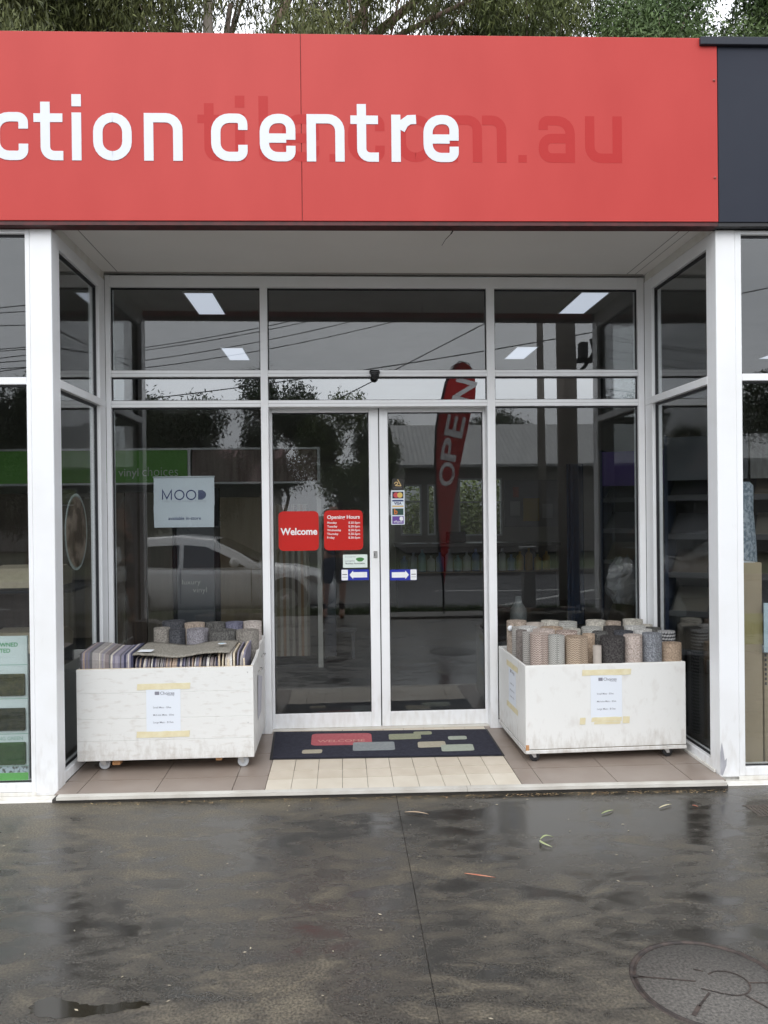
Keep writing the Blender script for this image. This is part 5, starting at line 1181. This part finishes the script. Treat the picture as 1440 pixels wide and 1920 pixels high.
# ------------------------------------------------------------------ trees
bark = mat('gum_bark', (.16, .125, .10), .8, (.26, .20, .16), 3, 6, bump=.3, bscale=20, stretch=(3, 3, .5)); bark_r = mat('ruddy_bark', (.15, .095, .075), .8, (.24, .16, .13), 3, 6, bump=.3, bscale=20, stretch=(3, 3, .5))
leaf_dark = mat('gum_leaves_dark', (.060, .070, .024), .5, (.11, .115, .042), 1.2, island=.55, spec=.15); leaf_mid = mat('gum_leaves_mid', (.070, .092, .030), .5, (.12, .135, .048), 1.2, island=.5, spec=.15); leaf_bright = mat('gum_leaves_bright', (.065, .105, .038), .45, (.11, .155, .06), 1.0, island=.45, spec=.15)
def leaf_mesh(blobs, per, ll, lw, seed, droop=.8):
    r = np.random.default_rng(seed); Vs = []
    for (bx, by, bz, br) in blobs:
        ns = max(6, int(per * br * br / 14)); u = r.normal(size=(ns, 3)); u /= np.linalg.norm(u, axis=1)[:, None]
        rad_ = br * (.35 + .65 * r.random(ns) ** .5); c = np.array([bx, by, bz]) + u * rad_[:, None] * np.array([1, 1, .8])
        for k in range(14):
            st_ = c + r.normal(0, .10 * ll / .16, (ns, 3)) * np.array([1, 1, 1.6]); st_[:, 2] -= k * .012 * ll / .16
            d = r.normal(0, .42, (ns, 3)); d[:, 2] -= droop * 1.2; d /= np.linalg.norm(d, axis=1)[:, None]
            L_ = ll * r.uniform(.6, 1.25, ns)[:, None]; s_ = np.cross(d, r.normal(size=(ns, 3))); s_ /= np.linalg.norm(s_, axis=1)[:, None]
            W_ = lw * r.uniform(.7, 1.3, ns)[:, None]; tip = st_ + d * L_; m_ = st_ + d * L_ * .45
            Vs.append(np.stack([st_, m_ + s_ * W_ / 2, tip, m_ - s_ * W_ / 2], 1))
    V = np.concatenate(Vs).reshape(-1, 3); n = len(V) // 4
    me = bpy.data.meshes.new('crown'); me.vertices.add(len(V)); me.vertices.foreach_set('co', V.ravel()); me.loops.add(len(V)); me.loops.foreach_set('vertex_index', np.arange(len(V)))
    me.polygons.add(n); me.polygons.foreach_set('loop_start', np.arange(n) * 4); me.polygons.foreach_set('loop_total', np.full(n, 4)); me.update(calc_edges=True); return me
def gum_tree(loc, H, R, seed, per, lm, label, group, ll=.17, lw=.026, z0=.45, nb=16, bk=None, droop=.8, cat='tree'):
    r = random.Random(seed); t = thing('gum_tree', loc, label, cat, group); x0, y0, zb = loc
    blobs = []
    for i in range(nb):
        a = r.uniform(0, 6.28); f_ = r.uniform(z0, .96); rr = R * (1 - abs(f_ - .68) * 1.1) * r.uniform(.25, 1.0); br = R * r.uniform(.26, .46)
        blobs.append((rr * math.cos(a), rr * math.sin(a), H * f_, br))
    me = leaf_mesh(blobs, per, ll, lw, seed, droop); me.materials.append(lm)
    cr = bpy.data.objects.new('crown', me); COL.objects.link(cr); cr.parent = t; WL[cr] = Vector(loc)
    tk = MB(); base = Vector(loc); pts = [base + Vector((r.uniform(-.2, .2) * k, r.uniform(-.2, .2) * k, H * .8 * k / 5)) for k in range(6)]; tr0 = .026 * H * .5
    tk.tube(pts, [tr0 * (1 - k * .15) for k in range(6)], 10); to = tk.build('trunk', bk or bark, t)
    for i, (bx, by, bz, br) in enumerate(blobs):
        f_ = min(.95, max(.25, (bz / H - .22) / .8)); k = f_ * 5; j = min(4, int(k)); p0 = pts[j].lerp(pts[j + 1], k - j) ; p2 = base + Vector((bx, by, bz)); p1 = p0.lerp(p2, .5) + Vector((r.uniform(-.3, .3), r.uniform(-.3, .3), -.1 * R))
        lb = MB().tube([p0, p1, p2, p2 + (p2 - p1) * .35], [tr0 * .24, tr0 * .17, tr0 * .10, tr0 * .03], 7); lb.build('limb', bk or bark, t)
    return t
GT = 'gum trees behind the shop'
T1 = gum_tree((-6.6, 12.5, -.3), 15.0, 3.4, 21, 4600, leaf_dark, 'dense dark gum tree behind the left end of the red sign', GT, .20, .030, .55, 20)
T2 = gum_tree((-2.75, 13.0, -.3), 16.0, 3.0, 33, 2300, leaf_dark, 'dark gum tree with pale upright trunk behind the sign, left of centre', GT, .20, .028, .5, 16)
T3 = gum_tree((.9, 12.2, -.3), 15.5, 3.2, 44, 2600, leaf_dark, 'gum tree with ruddy leaning limbs behind the middle of the sign', GT, .20, .028, .5, 17, bark_r)
T4 = gum_tree((4.2, 13.5, -.3), 15.5, 3.0, 57, 4200, leaf_mid, 'olive gum tree behind the right half of the red sign', GT, .19, .028, .5, 18)
T5 = gum_tree((6.9, 12.0, -.3), 13.6, 2.5, 61, 5600, leaf_bright, 'bushy bright green gum tree behind the charcoal cap', GT, .13, .034, .5, 18, None, .3)
T6 = gum_tree((9.7, 12.6, -.3), 15.2, 2.6, 75, 5200, leaf_bright, 'bright green gum tree at the right edge behind the charcoal fascia', GT, .14, .034, .5, 17, None, .3)
# leaning limbs seen over the sign
mb = MB()
for px0, px1, yy, r_ in ((700, 790, 11.9, .10), (640, 700, 12.1, .07), (505, 545, 12.2, .09), (745, 900, 11.8, .06)):
    a, b = at(px0, 68, yy), at(px1, -8, yy - .2); d = b - a; mb.tube([a - d * .9, a, a.lerp(b, .5) + Vector((.05, 0, .04)), b, b + d * .6], [r_ * 1.3, r_, r_ * .9, r_ * .75, r_ * .4], 8)
mb.build('limb', bark_r, T3)
a = at(390, 70, 11.9); MB().tube([(a.x - .1, 11.9, 7), (a.x, 11.9, a.z), (a.x + .03, 11.9, 13.2), (a.x + .1, 11.9, 15)], [.18, .105, .09, .04], 9).build('limb', mat('pale_grey_bark', (.24, .20, .17), .8, (.3, .26, .22), 3), T2)
GB = 'shrubs in the yard behind the shop'
def bush(loc, R, seed, label, lm, grp):
    t = thing('shrub', loc, label, 'shrub', grp); r = random.Random(seed); bl = [(r.uniform(-R, R) * .7, r.uniform(-R, R) * .4, R * r.uniform(.35, 1.1), R * r.uniform(.35, .6)) for _ in range(14)]
    me = leaf_mesh(bl, 900, .12, .05, seed, .1); me.materials.append(lm); cr = bpy.data.objects.new('foliage', me); COL.objects.link(cr); cr.parent = t
    MB().tube([loc, (loc[0], loc[1], loc[2] + R)], [.04, .02], 6).build('stem', bark, t)
leaf_yard = mat('yard_leaves', (.10, .14, .03), .5, (.17, .20, .06), 1.2, island=.4)
bush((1.2, 11.2, -.3), 1.9, 5, 'yellow green shrub behind the left rear window', leaf_yard, GB); bush((3.2, 11.4, -.3), 2.0, 6, 'taller yellow green shrub behind the right rear window', leaf_yard, GB)

tag(MB().box(-2, 6, 14.6, 14.8, -.3, 3.2).build('yard_wall', mat('yard_wall_paint', (.30, .31, .32), .8, (.25, .26, .27), 2)), 'pale grey wall across the yard behind the shop', 'wall')
# ------------------------------------------------------------------ the street the glass reflects
GS = 'trees across the road'
def place(src, loc, sc3, label, rz=0):
    c = copy_tree(src, loc, label); c['group'] = GS; c.scale = sc3; c.rotation_euler = (0, 0, rz); return c
leaf_far = mat('street_leaves_dark', (.022, .032, .014), .5, (.045, .06, .024), .8, island=.5)
leaf_far2 = mat('street_leaves_green', (.06, .085, .026), .5, (.11, .14, .05), .8, island=.45)
S1 = gum_tree((-6.6, -24.5, -.2), 6.4, 2.5, 101, 2600, leaf_far, 'broad dense dark tree across the road, left of the white car', GS, .19, .055, .30, 22, None, .25)
S2 = gum_tree((-2.6, -25, -.2), 7.4, 1.9, 102, 2600, leaf_far, 'tall dark tree across the road behind the white car', GS, .19, .05, .38, 14, None, .35)
S3 = gum_tree((-.1, -24, -.2), 5.9, 1.9, 103, 2600, leaf_far2, 'light green tree across the road behind the photographer', GS, .17, .055, .22, 18, None, .25)
place(S1, (-11.5, -22, -.2), (.9, .9, 1.02), 'dark tree across the road reflected in the left front window', 2.0)
place(S1, (-15.5, -23, -.2), (1.1, 1.1, .9), 'dense tree across the road furthest to the left', 4.0)
place(S3, (-9.2, -27, -.2), (1.1, 1.1, .85), 'light green tree behind the dense dark one across the road', 1.0)
place(S2, (2.0, -36, -.2), (1.0, 1.0, .95), 'dark tree behind the left end of the white roofed house', 1.4)
place(S1, (8.6, -40, -.2), (1.2, 1.2, 1.22), 'broad dark tree behind the white roofed house', 2.4)
place(S2, (15.2, -22, -.2), (1.2, 1.2, .95), 'dark tree across the road reflected in the right front window', 2.9)
place(S3, (20, -26, -.2), (1.3, 1.3, 1.0), 'light green tree across the road furthest to the right', .4)
roofm = mat('white_corrugated_roof', (.50, .50, .49), .45, (.42, .42, .41), 2); wallm = mat('weatherboard', (.16, .15, .14), .7, (.20, .19, .18), 3); rtile = mat('burgundy_roof', (.10, .025, .03), .6, (.13, .04, .04), 8)
def house(x0, x1, yf, depth, zw, zr, rm, wm, label, corr=True, wins=True):
    t = thing('house', ((x0 + x1) / 2, yf - depth / 2, -.2), label, 'house', 'houses across the road')
    MB().box(x0, x1, yf - depth, yf, -.25, zw).build('wall', wm, t)
    mb = MB(); ym = yf - depth / 2; n = int((x1 - x0 + .8) / .2) if corr else 1; xs = [x0 - .4 + (x1 - x0 + .8) * i / n for i in range(n + 1)]
    for i in range(n):
        xa, xb = xs[i], xs[i + 1]; h = .03 if corr else 0; xm = (xa + xb) / 2
        for (p, q) in ((yf + .5, ym), (yf - depth - .5, ym)):
            mb.add([(xa, p, zw - .15), (xm, p, zw - .15 + h), (xm, q, zr + h), (xa, q, zr), (xb, p, zw - .15), (xb, q, zr)], [(0, 1, 2, 3), (1, 4, 5, 2)])
    mb.build('roof', rm, t)
    MB().ext([(x0, yf - depth + .05, zw), (x0, yf - .05, zw), (x0, ym, zr - .1)], (.1, 0, 0)).ext([(x1 - .1, yf - depth + .05, zw), (x1 - .1, yf - .05, zw), (x1 - .1, ym, zr - .1)], (.1, 0, 0)).build('gable', wm, t)
    MB().box(x0 - .4, x1 + .4, yf + .48, yf + .60, zw - .22, zw - .10).build('gutter', mat('gutter_grey', (.3, .3, .3), .5), t)
    for k in range(int((x1 - x0) / 3) if wins else 0):
        a = x0 + .8 + k * 3.0; o = MB().box(a, a + 1.3, yf - .02, yf + .05, .9, 2.3).build('window', white, t); MB().box(a + .08, a + 1.22, yf + .05, yf + .06, .98, 2.22).build('pane', mat('dark_window', (.02, .02, .025), .1), o)
    return t
house(2.6, 17, -26, 7, 3.55, 5.5, roofm, wallm, 'low house with white corrugated roof across the road', True, False); house(-7.5, -3.2, -28, 6, 2.9, 4.6, rtile, mat('cream_wall', (.35, .32, .27), .7), 'small house with burgundy roof across the road', False)
house(17.8, 30, -22, 8, 3.2, 5.0, mat('grey_roof', (.25, .24, .23), .6), wallm, 'grey roofed house at the far right across the road'); house(-30, -12, -34, 8, 3.2, 5.2, mat('brown_roof', (.12, .08, .06), .7), wallm, 'brown roofed house at the far left across the road', False)
# utility poles and wires
timber = mat('pole_timber', (.13, .115, .10), .8, (.18, .16, .14), 2, stretch=(4, 4, .3))
p1 = thing('utility_pole', (3.62, -6.05, -.06), 'thick timber utility pole on the grass strip, with bracket', 'utility pole', 'utility poles in the street'); MB().tube([(3.70, -6.05, -.2), (3.68, -6.05, 4), (3.60, -6.05, 9)], [.175, .165, .13], 16).build('pole', timber, p1)
MB().box(3.86, 4.12, -6.10, -6.0, 4.05, 4.12).box(3.90, 4.02, -6.13, -5.95, 4.12, 4.38).tube([(3.85, -6.05, 3.85), (4.0, -6.05, 4.0), (4.15, -6.05, 4.22), (4.10, -6.05, 4.45)], .03, 8).tube([(4.12, -6.05, 4.1), (4.22, -6.05, 4.3)], .05, 8).build('bracket', blackm, p1)
p2 = thing('utility_pole', (6.75, -20, -.11), 'slim leaning utility pole across the road', 'utility pole', 'utility poles in the street'); MB().tube([(6.85, -20, -.2), (6.82, -20, 4), (6.80, -20, 9.5)], [.16, .14, .10], 12).build('pole', timber, p2); MB().box(6.0, 7.6, -20.06, -19.94, 8.6, 8.72).build('crossarm', timber, p2)
wire_m = mat('black_wire', (.01, .01, .01), .6)
def wire(pa, pb, yr, label, sag=.0, k=1.0):
    a, b = mirrored(*pa, yr), mirrored(*pb, yr); d = b - a; A, B = a - d * 1.6, b + d * 1.6; pts = []
    for i in range(21):
        u = i / 20; q = A.lerp(B, u); q.z -= sag * 4 * u * (1 - u) * 1.0; pts.append(q)
    mid = sag * 4 * .38 * .62
    for q in pts: q.z += mid
    o = MB().tube(pts, .013 * k, 5).build('overhead_wire', wire_m); tag(o, label, 'wire', 'overhead wires across the street')
for i, (a, b) in enumerate((((270, 652), (490, 614)), ((270, 657), (490, 621)), ((270, 676), (490, 640)), ((270, 690), (490, 657)))):
    wire(a, b, -17 - .3 * i, 'overhead wire in the parallel set above the left panes, %s' % ('topmost', 'second from the top', 'third from the top', 'lowest')[i], .5)
wire((640, 745), (910, 606), -12, 'overhead service wire rising steeply to the right', .1); wire((640, 700), (910, 658), -17.5, 'overhead wire rising gently towards the poles', .2, 1.3)
def fwire(pa, pb, yv, label):
    a, b = at(*pa, yv), at(*pb, yv); a = Vector((a.x, -yv, a.z)); b = Vector((b.x, -yv, b.z)); d = b - a
    o = MB().tube([a - d * 12, b + d * 1.2], .013, 5).build('overhead_wire', wire_m); tag(o, label, 'wire', 'overhead wires across the street')
for i, (a, b) in enumerate((((0, 566), (45, 562)), ((0, 578), (45, 576)), ((0, 604), (45, 603)), ((0, 661), (45, 656)), ((0, 685), (45, 679)))): fwire(a, b, 17 + .2 * i, 'overhead wire reflected in the left front window, %s' % ('topmost', 'second', 'third', 'fourth', 'lowest')[i])
# teardrop flag
YF = -5.15
fl = thing('open_flag', (1.5, YF, GZ), 'red teardrop flag lettered OPEN standing on the forecourt', 'flag')
oc = [(833, 1100), (827, 1050), (822, 980), (818.5, 900), (818, 850), (820, 800), (826, 758), (835, 718), (847, 690), (862, 678), (878, 682), (889, 700), (893, 728), (889, 760), (881, 800), (870, 850), (857, 920), (848, 990), (841, 1060), (836, 1100)]
for _ in range(2):
    oc = [q_ for a_, b_ in zip(oc, oc[1:] + oc[:1]) for q_ in ((a_[0] * .75 + b_[0] * .25, a_[1] * .75 + b_[1] * .25), (a_[0] * .25 + b_[0] * .75, a_[1] * .25 + b_[1] * .75))]
opts = [mirrored(px, py, YF) for px, py in oc]
fm = bpy.data.materials.new('red_flag_cloth'); fm.use_nodes = True; ft = fm.node_tree; fp = ft.nodes['Principled BSDF']; fp.inputs['Base Color'].default_value = (.46, .05, .048, 1); fp.inputs['Roughness'].default_value = .7
ftr = N(ft, 'ShaderNodeBsdfTranslucent'); ftr.inputs[0].default_value = (.75, .07, .06, 1); fmx = N(ft, 'ShaderNodeMixShader'); fmx.inputs[0].default_value = .3
ft.links.new(fp.outputs[0], fmx.inputs[1]); ft.links.new(ftr.outputs[0], fmx.inputs[2]); ft.links.new(fmx.outputs[0], ft.nodes['Material Output'].inputs[0])
MB().ext(opts, (0, -.002, 0)).build('banner', fm, fl)
pl_ = [mirrored(px, py, YF) for px, py in ((835, 1165), (834, 1100), (827, 1050), (822, 980), (818, 900), (817.5, 850), (819.5, 800), (825.5, 758), (834.5, 718), (846.5, 689), (862, 677), (878, 681), (889.5, 700))]
pl_[0].z = GZ; MB().tube([p + Vector((0, -.002, 0)) for p in pl_], [.016, .016, .014, .013, .012, .011, .011, .010, .009, .008, .008, .007, .006], 8).build('pole', blk, fl)
sl_ = MB(); inner = [mirrored(px + 2.2, py + 1.5, YF) for px, py in ((833, 1090), (827, 1050), (822, 980), (818, 900), (817.5, 850), (819.5, 800), (825.5, 758), (834.5, 718), (846.5, 691), (860, 680))]
for q in (.0,): sl_.tube([p + Vector((0, .004, 0)) for p in inner], .012, 6)
sl_.build('sleeve', mat('dark_sleeve', (.06, .02, .03), .7), fl)
MB().box(pl_[0].x - .25, pl_[0].x + .25, YF - .2, YF + .2, GZ + .0005, GZ + .015, .003).build('base_plate', mat('steel_plate', (.15, .15, .15), .5), fl)
for ch, pxy, ang, wu, hv in (('O', (841, 888), 82, .385, .245), ('P', (846, 841), 79, .36, .25), ('E', (856, 797), 77, .34, .29), ('N', (871, 733), 76, .35, .33)):
    o_ = mirrored(*pxy, YF); ua = rad(ang); U = Vector((math.cos(ua), 0, math.sin(ua))); V = Vector((-math.sin(ua), 0, math.cos(ua)))
    tm = text_mb(ch, Vector((0, 0, 0)), U, V, None, 1, .02, 'L', 0.0); uu = [Vector(p).dot(U) for p in tm.v]; vv = [Vector(p).dot(V) for p in tm.v]
    tm.v = [tuple(Vector((o_.x, YF + .006, o_.z)) + U * ((a - min(uu)) / (max(uu) - min(uu)) - .5) * wu + V * ((b - min(vv)) / (max(vv) - min(vv)) - .5) * hv) for a, b in zip(uu, vv)]
    tm.build('letter', wt, fl, normals=False)
# footpath slab under the flag
MB().box(.6, 3.2, -5.385, -4.85, GZ + .0005, GZ + .035, .004).build('kerb_slab', kerb_m, kind='structure')
tag(MB().box(2.86, 3.05, -5.95, -5.75, -.06, .95, .01).box(2.83, 3.08, -5.98, -5.72, .951, 1.0, .01).build('bollard', mat('galvanised', (.22, .22, .21), .5)), 'grey square bollard on the grass strip behind the flag', 'bollard')

# white parked car
def white_car(nx, yn, gz):
    t = thing('parked_car', (nx - 2.2, yn - .87, gz), 'white sedan parked along the grass strip', 'car')
    cp = mat('white_car_paint', (.86, .86, .85), .12, spec=.9); dk = mat('car_glass', (.02, .022, .024), .05); bt_ = mat('tyre_rubber', (.015, .015, .015), .8)
    yc = yn - .88
    S = [(0.0, .28, .50, .55, .50), (-.08, .20, .62, .72, .64), (-.35, .17, .74, .82, .76), (-.8, .17, .84, .87, .88), (-1.3, .17, .86, .88, .95), (-1.75, .17, .86, .88, .95), (-2.6, .17, .87, .88, .95), (-3.5, .17, .89, .87, .97), (-4.0, .18, .91, .84, 1.02), (-4.4, .22, .90, .78, 1.0), (-4.55, .30, .78, .68, .82)]
    vs = []; fs = []; n = 13
    for (dx, zb, zs, hw, zt) in S:
        half = [(0, zb), (hw * .85, zb), (hw * .97, zb + .12), (hw, zb + (zs - zb) * .5), (hw * .985, zs - .08), (hw * .93, zs), (0, zt)]
        ring_ = [(nx + dx, yc + y, gz + z) for y, z in half] + [(nx + dx, yc - y, gz + z) for y, z in reversed(half[1:-1])]
        vs += ring_; n = len(ring_)
    for i in range(len(S) - 1):
        for k in range(n): fs.append((i * n + k, i * n + (k + 1) % n, (i + 1) * n + (k + 1) % n, (i + 1) * n + k))
    fs += [tuple(range(n)), tuple(reversed(range((len(S) - 1) * n, len(S) * n)))]
    MB().add(vs, fs, True).build('body', cp, t)
    G = [(-1.28, .94, .90, .78), (-1.75, 1.21, .90, .73), (-2.15, 1.39, .90, .68), (-2.7, 1.46, .90, .66), (-3.3, 1.43, .91, .66), (-3.75, 1.29, .93, .70), (-4.2, 1.04, .98, .74)]
    vs = []; fs = []
    for dx, zt, zb, hw in G:
        hb = .81; vs += [(nx + dx, yc + hb, gz + zb - .03), (nx + dx, yc + hw, gz + zt - .04), (nx + dx, yc + hw * .8, gz + zt), (nx + dx, yc - hw * .8, gz + zt), (nx + dx, yc - hw, gz + zt - .04), (nx + dx, yc - hb, gz + zb - .03)]
    for i in range(len(G) - 1):
        for k in range(5): fs.append((i * 6 + k, i * 6 + k + 1, i * 6 + 6 + k + 1, i * 6 + 6 + k))
    MB().add(vs, fs, True).build('roof', cp, t)
    def side(pts, nm):
        for sg_ in (1, -1):
            q = []
            for dx, z in pts:
                f_ = min(1, max(0, (z - .88) / .54)); hw = .81 + (.67 - .81) * f_; q.append((nx + dx, yc + sg_ * (hw + .012), gz + z))
            MB().ext(q, (0, sg_ * .004, 0)).build(nm, dk, t)
    side([(-1.55, .91), (-1.86, 1.09), (-2.24, 1.265), (-2.62, 1.30), (-2.62, .91)], 'window'); side([(-2.70, .91), (-2.70, 1.30), (-3.25, 1.28), (-3.60, 1.16), (-3.75, .96)], 'window')
    MB().ext([(nx - 1.33, yc + .70, gz + .985), (nx - 1.33, yc - .70, gz + .985), (nx - 2.08, yc - .58, gz + 1.372), (nx - 2.08, yc + .58, gz + 1.372)], (.006, 0, .014)).build('windscreen', dk, t)
    for sg_ in (1, -1):
        for dx in (-.86, -3.55):
            wy = yc + sg_ * .80
            o = MB().lathe([(.20, -.09), (.30, -.10), (.32, -.07), (.32, .07), (.30, .10), (.20, .09)], (nx + dx, wy, gz + .32), 28, 'y').build('wheel', bt_, t); MB().lathe([(.0001, .095), (.06, .097), (.08, .08), (.19, .085), (.205, .092), (.205, -.08), (.0001, -.08)], (nx + dx, wy if sg_ > 0 else wy - .0, gz + .32), 24, 'y').build('rim', steel, o)
            MB().lathe([(.0001, 0), (.375, 0), (.375, sg_ * .006), (.0001, sg_ * .006)], (nx + dx, yc + sg_ * .872, gz + .34), 28, 'y').build('wheel_arch', blackm, t)
        MB().lathe([(.0001, -.11), (.06, -.10), (.085, -.03), (.085, .05), (.05, .09), (.0001, .10)], (nx - 1.72, yc + sg_ * .98, gz + 1.0), 12, 'y').build('mirror', cp, t)
        MB().ext([(nx - .09, yc + sg_ * .66, gz + .60), (nx - .42, yc + sg_ * .835, gz + .73), (nx - .55, yc + sg_ * .853, gz + .70), (nx - .25, yc + sg_ * .80, gz + .55)], (.01, sg_ * .02, .01)).build('headlight', mat('headlamp', (.45, .42, .40), .08, spec=.8), t)
        for dx in (-1.45, -2.66, -3.45): MB().box(nx + dx, nx + dx + .008, yc + sg_ * .868, yc + sg_ * .8815, gz + .3, gz + .9).build('door_seam', blackm, t)
    MB().box(nx - .03, nx + .012, yc - .5, yc + .5, gz + .30, gz + .42, .005).build('grille', blackm, t)
white_car(-.22, -6.75, -.25)

# ------------------------------------------------------------------ the photographer reflected in the door
def skinned(name, verts, edges, radii, m, parent, sub=2, org=(0, 0, 0)):
    me = bpy.data.meshes.new(name); me.from_pydata([tuple(Vector(v) - Vector(org)) for v in verts], edges, []); ob = bpy.data.objects.new(name, me); COL.objects.link(ob)
    sm = ob.modifiers.new('Skin', 'SKIN'); sm.use_smooth_shade = True
    sv = me.skin_vertices[0].data
    for i, r_ in enumerate(radii): sv[i].radius = (r_, r_) if not hasattr(r_, '__len__') else r_
    sv[0].use_root = True
    ss = ob.modifiers.new('Sub', 'SUBSURF'); ss.levels = sub; ss.render_levels = sub
    bpy.context.view_layer.update(); dg = bpy.context.evaluated_depsgraph_get(); m2 = bpy.data.meshes.new_from_object(ob.evaluated_get(dg))
    bpy.data.objects.remove(ob); m2.materials.clear(); m2.materials.append(m); m2.polygons.foreach_set('use_smooth', [True] * len(m2.polygons))
    o = bpy.data.objects.new(name, m2); COL.objects.link(o); o.parent = parent; WL[o] = Vector(org); return o
def person():
    org = Vector((-.22, -5.20, GZ)); t = thing('person', tuple(org), 'person in dark shirt and shorts photographing the shop, reflected in the left door', 'person')
    g = lambda x, y, z: (org.x + x, org.y + y, GZ + z)
    skin_ = mat('skin', (.42, .24, .17), .5, (.46, .27, .20), 8); shirt = mat('dark_shirt', (.012, .013, .02), .8); shorts = mat('dark_shorts', (.015, .016, .026), .8); sock = mat('dark_sock', (.05, .035, .035), .9); shoe = mat('tan_boot', (.25, .14, .08), .7)
    V = [g(0, 0, .95), g(0, 0, 1.10), g(0, .0, 1.28), g(0, .0, 1.42), g(0, .015, 1.50), g(0, .03, 1.58), g(0, .045, 1.66), g(0, .035, 1.735),
         g(-.17, 0, 1.40), g(-.25, .05, 1.22), g(-.13, .24, 1.36), g(.0, .37, 1.56), g(.17, 0, 1.40), g(.27, .05, 1.22), g(.20, .24, 1.36), g(.14, .37, 1.56),
         g(-.10, 0, .90), g(-.13, .03, .50), g(-.16, -.02, .10), g(-.16, .05, .04), g(.10, 0, .90), g(.13, .05, .50), g(.11, .0, .10), g(.11, .08, .04)]
    E_ = [(0, 1), (1, 2), (2, 3), (3, 4), (4, 5), (5, 6), (6, 7), (3, 8), (8, 9), (9, 10), (10, 11), (3, 12), (12, 13), (13, 14), (14, 15), (0, 16), (16, 17), (17, 18), (18, 19), (0, 20), (20, 21), (21, 22), (22, 23)]
    Rr = [.15, .15, .15, .12, .06, .075, .092, .07, .065, .048, .040, .032, .065, .048, .040, .032, .095, .062, .042, .035, .095, .062, .042, .035]
    b = skinned('body', V, E_, Rr, skin_, t, 2, org)
    skinned('shirt', [g(0, 0, .93), g(0, 0, 1.10), g(0, 0, 1.28), g(0, 0, 1.41), g(-.18, 0, 1.40), g(-.25, .05, 1.22), g(.18, 0, 1.40), g(.26, .05, 1.22)], [(0, 1), (1, 2), (2, 3), (3, 4), (4, 5), (3, 6), (6, 7)], [.172, .172, .172, .14, .085, .075, .085, .075], shirt, t, 2, org)
    skinned('shorts', [g(0, 0, .98), g(0, 0, .88), g(-.11, .0, .80), g(-.125, .02, .50), g(.11, 0, .80), g(.125, .035, .50)], [(0, 1), (1, 2), (2, 3), (1, 4), (4, 5)], [.165, .14, .115, .105, .115, .105], shorts, t, 2, org)
    for sx, dy in ((-.16, 0), (.11, .03)):
        skinned('sock', [g(sx, dy - .02, .10), g(sx * .96, dy - .0, .30)], [(0, 1)], [.05, .058], sock, t, 1, org); skinned('shoe', [g(sx, dy - .05, .055), g(sx, dy + .07, .045), g(sx, dy + .17, .035)], [(0, 1), (1, 2)], [.052, .05, .036], shoe, t, 2, org)
    skinned('nose', [g(0, .125, 1.655), g(0, .15, 1.625)], [(0, 1)], [.012, .016], skin_, t, 1, org)
    for sx in (-1, 1):
        skinned('ear', [g(sx * .092, .03, 1.67), g(sx * .096, .025, 1.63)], [(0, 1)], [.018, .012], skin_, t, 1, org); MB().lathe([(.0001, -.006), (.008, -.004), (.010, 0), (.0001, .001)], g(sx * .034, .128, 1.672), 8, 'y').build('eye', mat('eye_dark', (.02, .015, .012), .2), t)
        hx = .07 + sx * .085
        palm = g(hx, .40, 1.62)
        for k in range(4): skinned('finger', [g(hx - sx * .0, .385, 1.60 + k * .019), g(hx - sx * .03, .405, 1.605 + k * .019), g(hx - sx * .05, .412, 1.607 + k * .019)], [(0, 1), (1, 2)], [.011, .009, .008], skin_, t, 1, org)
        skinned('thumb', [g(hx, .37, 1.59), g(hx - sx * .02, .36, 1.61), g(hx - sx * .045, .372, 1.625)], [(0, 1), (1, 2)], [.012, .011, .009], skin_, t, 1, org); skinned('hand', [g(hx, .37, 1.56), g(hx, .385, 1.62), g(hx, .388, 1.665)], [(0, 1), (1, 2)], [.026, .024, .016], skin_, t, 1, org)
    MB().box(org.x + .0, org.x + .0, 0, 0, 0, 0) if False else None
    ph = MB().box(-.150, -.075, -4.802, -4.793, 1.60, 1.75, .002).build('phone', blk); tag(ph, 'black phone held up by the photographer', 'phone')
person()
